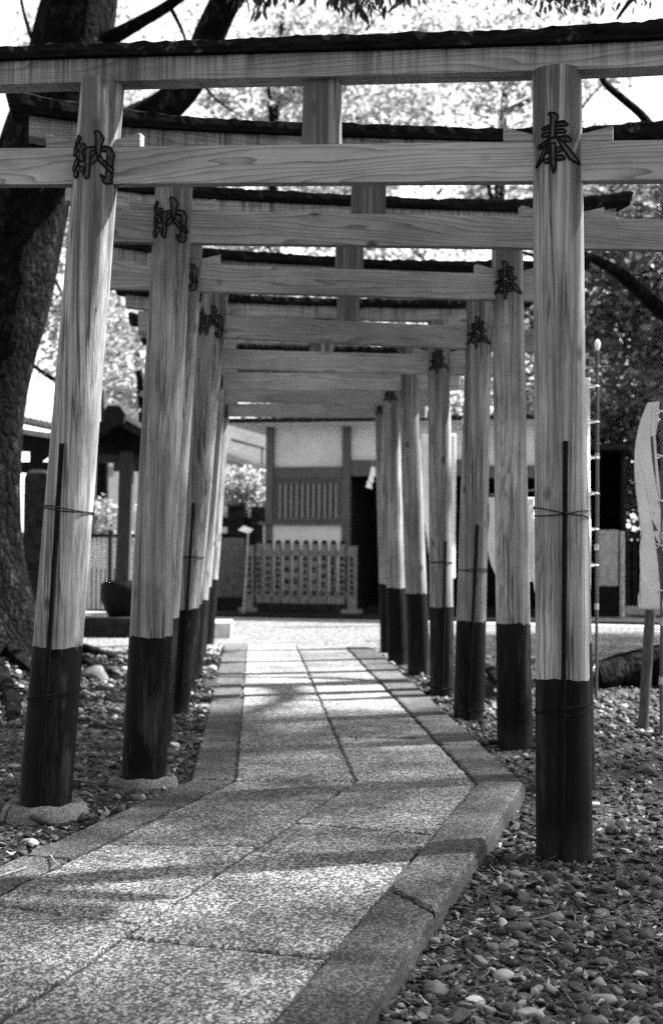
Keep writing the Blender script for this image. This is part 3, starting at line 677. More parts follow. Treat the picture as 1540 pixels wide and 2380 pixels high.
# two low stone steps in front of the hall
m = MB(); m.box(X(380, 1430, -1.5), X(1720, 1430, -1.5), -1.45, 5.0, -0.1, 0.055); m.build('stone_step', M['darkstone'], hall_root('hall_platform', kind='structure', label='low dark stone platform under the hall'), world=False, bevel=0.012)
m = MB(); m.box(X(470, 1440, -2.1), X(1650, 1440, -2.1), -1.95, -1.46, -0.1, 0.012); o = m.build('stone_edging', M['stone'], None, world=False, bevel=0.01, kind='structure', label='worn stone edging along the front of the hall platform'); o.location = HO; o.rotation_euler = (0, 0, HA)

# inscribed stone fence in front of the hall
FO = -0.62; fence = hall_root('stone_fence', label='inscribed grey stone fence with rounded posts in front of the barred window', cat='stone fence')
def scribble(m, xc, zc, size, y, rng):
    for k in range(rng.integers(2, 4)):
        zz = zc + (k - 1) * size * 0.32 + rng.normal(0, size * 0.04); w_ = size * rng.uniform(0.28, 0.46); m.box(xc - w_, xc + w_, y - 0.003, y + 0.004, zz - size * 0.10, zz + size * 0.10)
    for k in range(rng.integers(1, 3)):
        xx = xc + rng.uniform(-0.3, 0.3) * size; h_ = size * rng.uniform(0.3, 0.48); m.box(xx - size * 0.10, xx + size * 0.10, y - 0.0042, y + 0.003, zc - h_, zc + h_)
rng = np.random.default_rng(11); zf = 0.045
for k in range(10):
    pc = (239 + 111 * k) / 4.81 / 1.08 + 600 / 1.0799; xa, xb = X(pc - 6.6, 1330, FO), X(pc + 6.6, 1330, FO); z1 = Z(1264, 700, FO); xc = (xa + xb) / 2; r_ = (xb - xa) / 2
    po = MB().box(xa, xb, FO, FO + 0.09, zf + 0.14, z1).build('fence_post', M['fence_stone'], fence, world=False, bevel=0.008)
    m = MB(); m.loft([[(xc + r_ * q * math.cos(a) * 1.05, FO + 0.045 + 0.047 * q * math.sin(a), z1 + h) for a in [i * math.pi / 6 for i in range(12)]] for q, h in ((1, -0.004), (1.0, 0.02), (0.8, 0.045), (0.35, 0.058))])
    m.build('post_cap', M['darkstone'], po, world=False, smooth=True)
    m = MB(); n = (7, 6, 7, 4, 4, 6, 4, 5, 8, 7)[k]
    for c in range(n): scribble(m, xc, Z(1297 + (1378 - 1297) * c / (n - 1), 700, FO), 0.074 if n > 5 else 0.088, FO, rng)
    m.build('inscription', M['ink'], po, world=False)
for pa, pb, yy in ((571, 589, 1268), (808, 827, 1268)):
    xa, xb = X(pa, 1330, FO), X(pb, 1330, FO); xc = (xa + xb) / 2
    po = MB().box(xa, xb, FO - 0.02, FO + 0.11, zf, Z(yy, 700, FO)).build('end_post', M['fence_stone'], fence, world=False, bevel=0.008)
    m = MB()
    for c in range(7): scribble(m, xc, Z(1298 + 80 * c / 6, 700, FO), 0.074, FO - 0.02, rng)
    m.build('inscription', M['ink'], po, world=False)
    MB().box(xc - 0.15, xc + 0.13, FO - 0.1, FO + 0.2, zf - 0.06, zf + 0.07).build('foot_stone', M['fence_stone'], fence, world=False, bevel=0.02)
xa, xb = X(589, 1330, FO), X(808, 1330, FO)
m = MB(); m.box(xa, xb, FO + 0.02, FO + 0.07, Z(1292, 700, FO), Z(1279, 700, FO)); m.build('top_rail', M['fence_stone'], fence, world=False)
m = MB(); m.box(xa, xb, FO + 0.02, FO + 0.07, Z(1389, 700, FO), Z(1375, 700, FO)); m.build('bottom_rail', M['fence_stone'], fence, world=False)
m = MB(); m.box(xa, xb, FO - 0.01, FO + 0.1, zf - 0.02, zf + 0.139); m.build('fence_base', M['darkstone'], fence, world=False)
# short slatted wicket left of it, its shade put into the stone colour
w2 = hall_root('slatted_wicket', label='low grey slatted fence panel between the last pillar and the inscribed fence', cat='fence')
m = MB(); xa, xb = X(455, 1330, -0.2), X(567, 1330, -0.2); n = 26
for k in range(n): x_ = xa + (xb - xa) * k / n; m.box(x_, x_ + (xb - xa) / n * 0.62, -0.2, -0.16, 0.25, Z(1250, 560, -0.2))
m.build('slats', M['fence_stone'], w2, world=False); m = MB(); m.box(xa, xb, -0.155, -0.1, Z(1262, 560, -0.2), Z(1254, 560, -0.2)); m.box(xa, xb, -0.155, -0.1, Z(1345, 560, -0.2), Z(1330, 560, -0.2)); m.build('rail', M['oldwood'], w2, world=False)
MB().box(xa, xb, -0.25, -0.05, 0.03, 0.249).build('base_board', M['darkstone'], w2, world=False)
# thin stake that carries a sheet of white paper
st = empty('paper_stake', at(566, 1432, 20.9), 0, label='thin pale stake with a white paper tied on top, left of the stone fence', cat='stake')
MB().tube([at(564, 1436, 20.9), at(572, 1330, 20.9), at(577, 1232, 20.9)], 0.015, 8).build('rod', M['palestone'], st, smooth=True)
a, b, c, d = at(553, 1232, 20.88), at(578, 1240, 20.86), at(588, 1231, 20.9), at(567, 1222, 20.95)
MB().prism([a, b, c, d], (0, 0.01, 0.004)).build('paper', M['white'], st)
sh = empty('paper_streamer', at(862, 1090, 21.2), 0, label='white zigzag paper streamer hanging in the dark doorway', cat='paper streamer')
for k, (q0, q1) in enumerate((((862, 1086), (874, 1108)), ((858, 1104), (870, 1122)), ((853, 1118), (866, 1136)))):
    a = at(q0[0], q0[1], 21.2); b = at(q1[0], q1[1], 21.2)
    MB().prism([(a.x, a.y + 0.006 * k, a.z), (b.x - 0.02, a.y + 0.02 + 0.006 * k, a.z + 0.01), (b.x - 0.01, a.y + 0.02 + 0.006 * k, b.z), (a.x - 0.02, a.y + 0.006 * k, b.z + 0.02)], (0, 0.003, 0)).build('paper_fold', M['white'], sh)
MB().tube([at(868, 1066, 21.22), at(864, 1090, 21.22)], 0.008, 6).build('cord', M['twig'], sh)
# stone block beside the end of the path
q = hit(519, 1484, -0.012)
o = MB().quadbox([(q.x - 0.19, q.y - 0.08, -0.05), (q.x + 0.08, q.y + 0.02, -0.05), (q.x + 0.05, q.y + 0.7, -0.05), (q.x - 0.25, q.y + 0.6, -0.05), (q.x - 0.18, q.y - 0.06, 0.17), (q.x + 0.09, q.y + 0.03, 0.17), (q.x + 0.06, q.y + 0.68, 0.17), (q.x - 0.24, q.y + 0.58, 0.17)]).build('stone_block', M['palestone'], bevel=0.012, seg=2, label='squared pale stone block at the foot of the last left pillar', cat='stone block')

# ------------------------------------------------------------------ behind the hall on the left
def pan(m, px0, py0, px1, py1, D, th):
    a, b = at(px0, py1, D), at(px1, py0, D); return m.box(a.x, b.x, a.y, a.y + th, a.z, b.z)
bf = empty('rail_fence', at(560, 1290, 25.5), 0, label='black post and rail fence in front of the pale wall', cat='fence')
for a, b, t_ in ((530, 569, 1168), (584, 616, 1178)):
    m = MB(); p0 = at((a + b) / 2, t_, 25.5); w_ = (b - a) / 2 * 25.5 / F
    m.loft([[(p0.x + sx * w_ * q, p0.y + sy * w_ * q, z) for sx, sy in ((-1, -1), (1, -1), (1, 1), (-1, 1))] for q, z in ((1, -0.05), (1, p0.z - 0.05), (0.8, p0.z))]); m.build('post', M['darkstone'], bf)
m = MB(); pan(m, 440, 1203, 640, 1224, 25.45, 0.12); m.build('rail', M['darkstone'], bf)
m = MB(); pan(m, 440, 1240, 640, 1290, 25.6, 0.12); m.build('lower_rail', M['darkstone'], bf)
gw = empty('garden_wall', at(480, 1250, 29), 0, label='pale rendered garden wall with a coping behind the black rail fence', cat='wall')
m = MB(); pan(m, 330, 1166, 660, 1290, 29, 0.2); m.v = [(x, y, z if z > 0.3 else -0.05) for x, y, z in m.v]; m.build('wall_face', M['plaster'], gw)
m = MB(); a, b = at(330, 1166, 29), at(660, 1150, 29); m.box(a.x - 0.05, b.x + 0.05, a.y - 0.08, a.y + 0.28, a.z, b.z); m.build('coping', M['palestone'], gw)
for y_ in (1192, 1207):
    m = MB(); pan(m, 330, y_, 660, y_ + 5, 28.96, 0.03); m.build('ledge', M['stone'], gw)
ph = empty('pale_house', at(560, 1270, 33), 0, label='pale house wall with a sloping lean-to roof left of the hall', cat='house')
m = MB(); pan(m, 500, 985, 690, 1290, 34, 3.0); m.v = [(x, y, z if z > 1.2 else -0.05) for x, y, z in m.v]; m.build('wall', M['plaster'], ph)
m = MB(); c8 = [at(470, 1052, 33), at(622, 1098, 33), at(622, 1098, 34), at(470, 1052, 34)]
m.prism([at(470, 1034, 32.6), at(622, 1086, 32.6), at(622, 1098, 32.6), at(470, 1050, 32.6)], (0, 1.4, 0)); m.build('roof', M['palestone'], ph)
m = MB(); m.prism([at(536, 1018, 33.7), at(616, 1040, 33.7), at(616, 1045, 33.7), at(536, 1025, 33.7)], (0, 0.1, 0)); pan(m, 606, 1042, 611, 1080, 33.7, 0.1); m.build('handrail', M['oldwood'], ph)
m = MB(); pan(m, 520, 1090, 660, 1150, 33.9, 0.05); m.build('under_roof_shade', M['void'], ph)  # dark sheet paints the shade below the lean-to roof

# roofed water pavilion: gable towards the path, dark timbers
PD = 17.2; pav = empty('water_pavilion', at(285, 1470, PD), 0, label='small dark gabled pavilion with square posts over the black water jar', cat='pavilion')
ap, lf, rt = at(268, 968, PD - 0.6), at(196, 1008, PD - 0.6), at(352, 1016, PD - 0.6)
for e, s_ in ((lf, -1), (rt, 1)):
    m = MB(); up = Vector((0, 0, 0.07)); m.prism([ap, e, e - up, ap - up], (0, 3.0, 0)); ro = m.build('roof_slope', M['darktile'], pav)
    m = MB()
    for k in range(9):
        y_ = ap.y + 0.1 + k * 0.34; m.tube([(ap.x, y_, ap.z + 0.01), (e.x, y_, e.z + 0.01)], 0.045, 8)
    m.build('tile_rolls', M['darktile'], ro, smooth=True)
m = MB(); m.tube([(ap.x, ap.y - 0.12, ap.z + 0.02), (ap.x, ap.y + 3.0, ap.z + 0.02)], 0.085, 10); m.build('ridge', M['darktile'], pav, smooth=True)
m = MB(); m.prism([Vector((ap.x + x_, ap.y - 0.14, ap.z + z_)) for x_, z_ in ((-0.12, -0.09), (0.12, -0.09), (0.14, 0.02), (0.07, 0.12), (-0.07, 0.12), (-0.14, 0.02))], (0, 0.1, 0)); m.build('ridge_end_tile', M['darktile'], pav, bevel=0.015)
m = MB(); m.prism([at(268, 985, PD - 0.1), at(208, 1022, PD - 0.1), at(208, 1054, PD - 0.1), at(345, 1056, PD - 0.1), at(345, 1024, PD - 0.1)], (0, 0.06, 0)); m.build('gable', M['blackwood'], pav)
m = MB(); a, b = at(205, 1075, PD), at(350, 1055, PD); m.box(a.x, b.x, a.y - 0.05, a.y + 0.1, a.z, b.z); m.build('beam', M['pavwood'], pav)
m = MB(); m.box(a.x, b.x, a.y + 2.0, a.y + 2.1, a.z - 0.0, b.z); m.build('beam', M['pavwood'], pav)
def leaning_post(pxa, pxb, D, w_, name='post'):
    b_, t_ = at(*pxb, D), at(*pxa, D); b_.z = gzf(b_.x, b_.y) - 0.03; m = MB(); q = w_ / 2
    m.loft([[(p.x + sx * q, p.y + sy * q, p.z) for sx, sy in ((-1, -1), (1, -1), (1, 1), (-1, 1))] for p in (b_, t_)]); m.build(name, M['pavwood'], pav, bevel=0.006)
leaning_post((296, 1050), (281, 1470), PD - 0.06, 0.16); leaning_post((190, 1050), (176, 1470), PD - 0.06, 0.16); leaning_post((338, 1050), (335, 1470), PD + 2.05, 0.16); leaning_post((196, 1060), (186, 1470), PD + 2.05, 0.16)
# stone plinth and black jar
pl_ = MB(); a = at(128, 1482, 16.2); b = at(318, 1432, 16.2); pl_.box(a.x, b.x, a.y - 0.2, a.y + 0.85, -0.05, b.z - 0.01); pl_.build('stone_plinth', M['darkstone'], bevel=0.015, label='stone plinth that carries the black jar, shade put into its dark front', cat='plinth')  # the platform's shaded front is put into the dark colour
m = MB(); m.box(a.x + 0.02, at(252, 1432, 16.2).x, a.y - 0.18, a.y + 0.6, b.z - 0.0095, b.z + 0.02); m.build('lit_plinth_top', M['palestone'], bevel=0.008, label='pale top of the plinth beside the jar, sunlight put into its colour', cat='plinth top')  # pale sheet paints the sunlit top of the platform
jc = at(289, 1392, 16.3); px_ = 16.3 / F
rings = [[(jc.x + math.cos(t_) * r_ * px_, jc.y + 0.1 + math.sin(t_) * r_ * px_, jc.z + (1392 - y_) * px_) for t_ in [i * math.pi / 14 for i in range(28)]] for r_, y_ in ((34, 1438), (44, 1425), (55, 1400), (59, 1378), (57, 1360), (50, 1351), (44, 1351), (48, 1362), (40, 1400))]
jar = empty('water_jar', (jc.x, jc.y + 0.1, b.z), 0, label='big round black water jar on the stone plinth under the pavilion', cat='jar')
MB().loft(rings).build('jar_body', M['blackwood'], jar, smooth=True)
MB().tube([(jc.x, jc.y + 0.1, jc.z + 29 * px_), (jc.x, jc.y + 0.1, jc.z + 30 * px_)], 46 * px_, 24).build('water_surface', M['void'], jar)
# pale picket fence and its capped post
def picket(name, px0, px1, py0, py1, D, mat, label, n, railmat):
    f_ = empty(name, at((px0 + px1) / 2, py1, D), 0, label=label, cat='fence'); m = MB(); a, b = at(px0, py1, D), at(px1, py0, D); st_ = (b.x - a.x) / n; zb_ = max(a.z, 0.12)
    for k in range(n): m.box(a.x + st_ * (k + 0.1), a.x + st_ * (k + 0.78), a.y, a.y + 0.05, zb_, b.z)
    m.build('pickets', mat, f_); m = MB(); m.box(a.x, b.x, a.y - 0.01, a.y + 0.07, b.z + 0.002, b.z + 0.05); m.build('top_rail', railmat, f_)
    m = MB(); m.box(a.x, b.x, a.y + 0.052, a.y + 0.09, zb_ + 0.1, zb_ + 0.16); m.build('back_rail', railmat, f_); m = MB(); m.box(a.x, b.x, a.y + 0.16, a.y + 0.2, -0.02, b.z - 0.04); m.build('dark_gap_sheet', M['blackwood'], f_); m = MB(); m.box(a.x, b.x, a.y - 0.02, a.y + 0.1, -0.05, zb_ - 0.002); m.build('base', railmat, f_)  # black sheet added behind the pickets to darken the gaps
    return f_
picket('picket_fence', 150, 330, 1250, 1432, 20.0, M['picket'], 'picket fence behind the black jar, sunlight put into its pale colour', 17, M['darkstone'])
picket('picket_fence', -40, 118, 1246, 1405, 20.6, M['darkstone'], 'picket fence beside the big tree trunk, shade put into its dark colour', 14, M['blackwood'])  # same kind of fence in shade; the shade is painted dark
cp = empty('capped_post', at(257, 1430, 19.7), 0, label='square post with a pale cap standing at the picket fence', cat='post')
m = MB(); pan(m, 249, 1232, 260, 1432, 19.7, 0.14); m.v = [(x, y, z if z > 0.6 else -0.05) for x, y, z in m.v]; m.build('post_shaft', M['pavwood'], cp); m = MB(); a, b = at(242, 1231, 19.7), at(275, 1224, 19.7); m.box(a.x, b.x, a.y - 0.03, a.y + 0.17, a.z, b.z); m.build('cap', M['plaster'], cp)
# tiled gatehouse far left with open dark timbers
TG = 21.0; tg = empty('tiled_gatehouse', at(120, 1470, TG), 0, label='tile-roofed open timber gatehouse between the big trunk and the front pillar', cat='gatehouse')
e0, e1, r0_, r1_ = at(10, 968, TG), at(226, 1014, TG), at(40, 868, TG + 1.6), at(226, 938, TG + 1.6)
m = MB(); up = Vector((0, 0, 0.06)); m.quadbox([e0 - up, e1 - up, r1_ - up, r0_ - up, e0, e1, r1_, r0_]); ro = m.build('roof', M['tile'], tg)
m = MB(); n = 17
for k in range(n + 1): f_ = k / n; m.tube([e0.lerp(e1, f_) + Vector((0, -0.05, 0.02)), r0_.lerp(r1_, f_) + Vector((0, 0, 0.02))], 0.052, 8)
m.build('tile_rolls', M['stone'], ro, smooth=True)
m = MB(); m.prism([at(10, 990, TG + 0.1), at(226, 1022, TG + 0.1), at(226, 1036, TG + 0.1), at(10, 1001, TG + 0.1)], (0, 0.12, 0)); m.build('eave_beam', M['stone'], tg)
m = MB(); m.prism([at(10, 1001, TG + 0.3), at(226, 1036, TG + 0.3), at(226, 1054, TG + 0.3), at(10, 1046, TG + 0.3)], (0, 0.3, 0)); m.build('lintel_beam', M['blackwood'], tg)
m = MB(); pan(m, 10, 1074, 214, 1098, TG + 0.3, 0.2); m.build('lower_beam', M['blackwood'], tg)
for a in (30, 78, 205):
    m = MB(); q0, q1 = at(a - 12, 1430, TG + 0.3), at(a + 12, 1030, TG + 0.3); m.box(q0.x, q1.x, q0.y - 0.05, q0.y + 0.16, -0.05, q1.z); m.build('post', M['blackwood'], tg)
m = MB(); m.prism([at(78, 1062, TG + 0.28), at(140, 1020, TG + 0.28), at(140, 1040, TG + 0.28), at(92, 1076, TG + 0.28)], (0, 0.1, 0)); m.build('brace', M['blackwood'], tg)
mo = empty('stone_monument', at(84, 1440, 18.6), 0, label='dark upright memorial stone beside the trunk of the big tree', cat='monument')
p0, p1 = at(58, 1256, 18.6), at(118, 1096, 18.6); xc, w_ = (p0.x + p1.x) / 2, (p1.x - p0.x) / 2
MB().loft([[(xc + sx * w_ * q, p0.y + sy * 0.12 * q, z) for sx, sy in ((-1, -1), (1, -1), (1, 1), (-1, 1))] for q, z in ((1.0, 0.7), (0.98, p1.z - 0.1), (0.85, p1.z - 0.02), (0.5, p1.z + 0.02))]).build('slab', M['darkstone'], mo, bevel=0.02)
MB().box(xc - w_ * 1.2, xc + w_ * 1.2, p0.y - 0.25, p0.y + 0.25, -0.05, 0.699).build('pedestal', M['darkstone'], mo, bevel=0.02)
hs = empty('white_house', at(280, 1270, 36), 0, label='white two-storey house with pale roofs beyond the pavilion', cat='house')
m = MB(); a, b = at(120, 1270, 36), at(345, 915, 36); m.box(a.x, b.x, a.y, a.y + 4, -0.05, b.z); m.build('wall', M['plaster'], hs)
m = MB(); m.prism([at(100, 915, 35.5), at(235, 884, 35.5), at(365, 925, 35.5), at(365, 935, 35.5), at(235, 897, 35.5), at(100, 926, 35.5)], (0, 5, 0)); m.build('roof', M['palestone'], hs)
for a, b, c, d in ((256, 902, 276, 935), (298, 930, 325, 945), (240, 1085, 262, 1105)):
    m = MB(); pan(m, a, b, c, d, 35.96, 0.02); m.build('window', M['stone'], hs)

# ------------------------------------------------------------------ trees
def crown_mesh(name, blobs, leaf, seed, asp=0.5, nz_bias=0.35, droop=0.0):
    """blobs: (centre, radii, number of clumps, leaves per clump, clump sigma); small folded-diamond leaves in clumps"""
    rng = np.random.default_rng(seed); P = []
    for c, rad, ncl, nl, sg in blobs:
        d = rng.normal(size=(ncl, 3)); d /= np.linalg.norm(d, axis=1)[:, None]
        cc = np.array(c) + d * (rng.uniform(0.25, 1.0, (ncl, 1)) ** 0.6) * np.array(rad)
        sz = sg * rng.uniform(0.55, 1.45, (ncl, 1))
        pts = np.repeat(cc, nl, 0) + rng.normal(size=(ncl * nl, 3)) * np.repeat(sz, nl, 0) * np.array([1, 1, 0.55]); P.append(pts)
    P = np.concatenate(P); n = len(P)
    t = rng.normal(size=(n, 3)); t[:, 2] = t[:, 2] * 0.6 - droop; t /= np.linalg.norm(t, axis=1)[:, None]
    u = rng.normal(size=(n, 3)); u[:, 2] += nz_bias; b = np.cross(u, t); b /= np.linalg.norm(b, axis=1)[:, None]
    L = leaf * rng.uniform(0.6, 1.35, (n, 1)); W = L * asp * 0.5
    V = np.stack([P - t * L / 2, P + b * W - t * L * 0.05, P + t * L / 2, P - b * W - t * L * 0.05], 1).reshape(-1, 3)
    a = np.arange(n)[:, None] * 4; return np_mesh(name, V, np.concatenate([a, a + 1, a + 2, a + 3], 1), 4)
def limb(parent, name, pts, rad, mat, seed, n=14, sub=5, wob=0.10):
    pts = [Vector(p) for p in pts]; Q = []; RR = []
    for i in range(len(pts) - 1):
        p0, p1, p2, p3 = pts[max(i - 1, 0)], pts[i], pts[i + 1], pts[min(i + 2, len(pts) - 1)]
        for k in range(sub):
            t = k / sub; Q.append(0.5 * ((2 * p1) + (p2 - p0) * t + (2 * p0 - 5 * p1 + 4 * p2 - p3) * t * t + (3 * p1 - p0 - 3 * p2 + p3) * t ** 3)); RR.append(rad[i] + (rad[i + 1] - rad[i]) * t)
    Q.append(pts[-1]); RR.append(rad[-1])
    return MB().tube(Q, RR, n, wob=wob, seed=seed).build(name, mat, parent, smooth=True)

# the big leaning tree at the left edge
TD = 13.6; pxm = F / TD
cam_tree = empty('camphor_tree', at(-45, 1490, TD), 0, label='huge dark leaning tree with a forked limb, rooted beside the picket fence', cat='tree')
tr = [(-30, 1560, .85), (-40, 1480, .62), (-47, 1390, .50), (-52, 1290, .43), (-50, 1100, .41), (-35, 900, .405), (10, 720, .40), (62, 470, .40), (105, 330, .39), (150, 200, .38), (172, 80, .37), (196, -60, .34), (215, -320, .27), (190, -620, .16), (230, -900, .06)]
limb(cam_tree, 'trunk', [at(a, b, TD) for a, b, _ in tr], [c for _, _, c in tr], M['bark'], 3, n=30, sub=6, wob=0.075)
limb(cam_tree, 'limb', [at(70, 430, TD), at(190, 330, TD - .1), at(300, 290, TD - .2), at(385, 245, TD - .4), at(445, 175, TD - .5), at(488, 80, TD - .7), at(528, 0, TD - .9), at(575, -90, TD - 1.2), at(640, -260, TD - 2.0), at(660, -420, TD - 3)], [.26, .19, .15, .145, .14, .14, .13, .11, .07, .03], M['bark'], 5)
limb(cam_tree, 'limb', [at(190, 120, TD), at(262, 86, TD - .1), at(330, 48, TD - .3), at(398, 8, TD - .5), at(470, -60, TD - .8), at(560, -220, TD - 1.4)], [.11, .075, .06, .05, .045, .02], M['bark'], 6, n=10)
limb(cam_tree, 'branch', [at(392, 12, TD - .5), at(408, 40, TD - .5), at(428, 84, TD - .6), at(440, 130, TD - .6)], [.025, .02, .014, .006], M['bark'], 7, n=7)
limb(cam_tree, 'branch', [at(470, 190, TD - .6), at(492, 220, TD - .7), at(520, 245, TD - .9), at(570, 275, TD - 1)], [.02, .014, .01, .004], M['bark'], 8, n=6)
limb(cam_tree, 'branch', [at(150, 130, TD), at(84, 100, TD + .2), at(62, 50, TD + .3), at(48, -10, TD + .3), at(30, -120, TD + .4)], [.05, .025, .018, .015, .01], M['bark'], 9, n=7)
limb(cam_tree, 'limb', [at(195, -80, TD), at(80, -240, TD - .5), at(-120, -420, TD - 1), at(-400, -560, TD - 1.5)], [.2, .14, .1, .04], M['bark'], 10)
for k, pts in enumerate((((-10, 1488), (60, 1508), (130, 1530), (205, 1545), (262, 1575), (300, 1590)), ((0, 1500), (40, 1540), (90, 1570), (130, 1612)), ((-30, 1490), (90, 1500), (190, 1512), (250, 1522), (330, 1548)), ((-40, 1520), (0, 1580), (30, 1640), (24, 1690)))):
    P_ = [hit(a, b, 0.0) for a, b in pts]; r0 = (.085, .06, .065, .07)[k]; n_ = len(P_)
    for i, p in enumerate(P_): p.z = gzf(p.x, p.y) + 0.09 * (1 - i / (n_ - 1)) - 0.015
    limb(cam_tree, 'root', P_, [r0 * (1 - i / n_) + 0.02 for i in range(n_)], M['bark'], 20 + k, n=10, wob=0.16)
tb = at(110, -330, TD - 2.0)
me = crown_mesh('crown', [((tb.x - 1.0, tb.y - 1.0, 7.8), (5.0, 4.5, 1.7), 150, 60, 0.42)], 0.13, 5)
link('crown', me, M['leaf_mid'], cam_tree)

# hanging leaf sprays at the top of the picture: branches of the trees above
def spray_mesh(name, hangs, leafL, seed):
    rng = np.random.default_rng(seed); V = []; Fc = []
    for px, py, D, nl, spread, drop in hangs:
        tip = at(px, py, D)
        for k in range(nl):
            base = tip + Vector((rng.normal(0, spread), rng.normal(0, spread), abs(rng.normal(0, drop))))
            d = Vector((rng.normal(0, 0.45), rng.normal(0, 0.45), -1.0)).normalized(); L = leafL * rng.uniform(0.7, 1.2); W = L * 0.17
            u = Vector((rng.normal(), rng.normal(), rng.normal() * 0.3)); b = d.cross(u).normalized(); nn = d.cross(b)
            p = [base, base + d * L * 0.3 + b * W + nn * L * 0.03, base + d * L * 0.65 + b * W * 0.8 + nn * L * 0.03, base + d * L + nn * L * 0.05, base + d * L * 0.65 - b * W * 0.8 + nn * L * 0.03, base + d * L * 0.3 - b * W + nn * L * 0.03]
            a = len(V); V += [tuple(q) for q in p]; Fc.append([a, a + 1, a + 2, a + 3, a + 4, a + 5])
    return np_mesh(name, V, Fc, 6)
hg = []
rs = np.random.default_rng(3)
for px, py, n_, s_ in ((575, 30, 20, .05), (600, 50, 26, .05), (650, 14, 22, .06), (690, 20, 16, .05), (540, 10, 18, .06), (618, 0, 30, .09), (700, -10, 20, .06), (795, 40, 34, .055), (835, 52, 40, .055), (872, 40, 34, .05), (905, 22, 16, .04), (845, 10, 60, .07), (790, 0, 40, .06), (938, 26, 14, .035), (962, 18, 12, .03), (965, -6, 16, .04), (920, -20, 20, .05)):
    hg.append((px, py - 24, 8.2, int(n_ * 0.8), s_, .10))
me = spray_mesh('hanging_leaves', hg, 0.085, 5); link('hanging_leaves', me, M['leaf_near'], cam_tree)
limb(cam_tree, 'branch', [at(640, -260, TD - 2.0), at(660, -170, 9.2), at(700, -90, 8.4), at(780, -40, 8.2), at(860, -34, 8.2), at(970, -40, 8.2)], [.05, .03, .022, .018, .014, .005], M['bark'], 31, n=7)

# the tree whose trunk stands beyond the right edge and whose branches reach in
RD = 12.2; rt_ = empty('branching_tree', at(1860, 1520, RD), 0, label='tree beyond the banner poles sending a dark crooked branch in from the side', cat='tree')
limb(rt_, 'trunk', [at(1860, 1540, RD), at(1850, 1350, RD), at(1830, 1000, RD), at(1800, 760, RD), at(1760, 500, RD), at(1740, 200, RD), at(1700, -200, RD), at(1690, -600, RD)], [.36, .27, .24, .22, .18, .15, .11, .04], M['darkbark'], 12, n=20)
limb(rt_, 'limb', [at(1805, 800, RD), at(1680, 780, RD - .1), at(1560, 738, RD - .2), at(1500, 690, RD - .3), at(1448, 642, RD - .4), at(1400, 612, RD - .5), at(1340, 590, RD - .6), at(1250, 596, RD - .7), at(1180, 570, RD - .8)], [.14, .085, .07, .06, .052, .042, .03, .016, .005], M['darkbark'], 13, n=10)
limb(rt_, 'limb', [at(1760, 500, RD), at(1640, 420, RD + .4), at(1540, 330, RD + .5), at(1490, 268, RD + .5), at(1440, 225, RD + .5), at(1400, 186, RD + .5), at(1380, 120, RD + .5)], [.09, .06, .048, .04, .036, .03, .02], M['darkbark'], 14, n=9)
limb(rt_, 'branch', [at(1700, -100, RD), at(1560, -60, RD - 2), at(1478, -10, RD - 2.6), at(1448, 22, RD - 2.8), at(1432, 46, RD - 2.8)], [.05, .03, .02, .014, .008], M['darkbark'], 15, n=7)
hg = []
for px, py, n_, s_ in ((1200, 12, 12, .06), (1225, 24, 16, .06), (1262, 30, 18, .06), (1290, 40, 34, .07), (1310, 36, 34, .07), (1335, 40, 30, .06), (1350, 20, 26, .08), (1300, 8, 50, .1), (1240, 4, 26, .09), (1410, 36, 10, .04), (1470, 30, 12, .05), (1500, 22, 14, .05), (1390, 6, 16, .06)):
    hg.append((px, py - 16, 9.6, n_, s_, .12))
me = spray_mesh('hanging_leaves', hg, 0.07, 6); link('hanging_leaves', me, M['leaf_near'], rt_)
limb(rt_, 'branch', [at(1560, -60, RD - 2), at(1450, -80, 9.8), at(1340, -60, 9.6), at(1240, -40, 9.6), at(1190, -30, 9.6)], [.03, .022, .016, .01, .004], M['darkbark'], 16, n=7)
limb(rt_, 'limb', [at(1740, 200, RD), (4.6, 11.6, 6.2), (5.6, 10.8, 7.8), (7.0, 10.2, 9.4)], [.13, .11, .08, .03], M['darkbark'], 17, n=10)
me = crown_mesh('crown', [((6.9, 9.9, 9.6), (4.8, 1.9, 1.6), 140, 60, 0.50)], 0.17, 8); link('crown', me, M['leaf_mid'], rt_)  # crown out of view, placed so its shade falls between the gates
# a third tree outside the frame, added to shade the gravel in front
t3 = empty('unseen_shade_tree', (8.3, 4.3, -0.05), 0, label='unseen broad-crowned tree added to shade the foreground gravel', cat='tree')
limb(t3, 'trunk', [(8.3, 4.3, -0.15), (8.25, 4.3, 1.2), (8.1, 4.4, 3.0), (8.0, 4.4, 5.0), (8.0, 4.3, 8.0), (8.1, 4.2, 10.4)], [.4, .26, .22, .19, .12, .04], M['darkbark'], 18, n=16)
me = crown_mesh('crown', [((8.0, 4.1, 9.8), (4.8, 2.9, 1.7), 260, 60, 0.50), ((8.2, 8.2, 9.8), (4.2, 1.8, 1.3), 50, 60, 0.5)], 0.17, 9); link('crown', me, M['leaf_mid'], t3)

t4 = empty('unseen_shade_tree', (10.8, 17.6, 0), 0, label='unseen broad-crowned tree added to shade the court right of the hall', cat='tree')  # tree out of view, added for the shade it throws on the court
limb(t4, 'trunk', [(10.8, 17.6, -0.15), (10.7, 17.6, 3.0), (10.9, 17.7, 7.0), (10.8, 17.6, 10.4)], [.38, .24, .18, .04], M['darkbark'], 19, n=14)
link('crown', crown_mesh('crown', [((10.9, 17.9, 9.6), (2.3, 2.6, 1.6), 170, 60, 0.5)], 0.17, 19), M['leaf_mid'], t4)
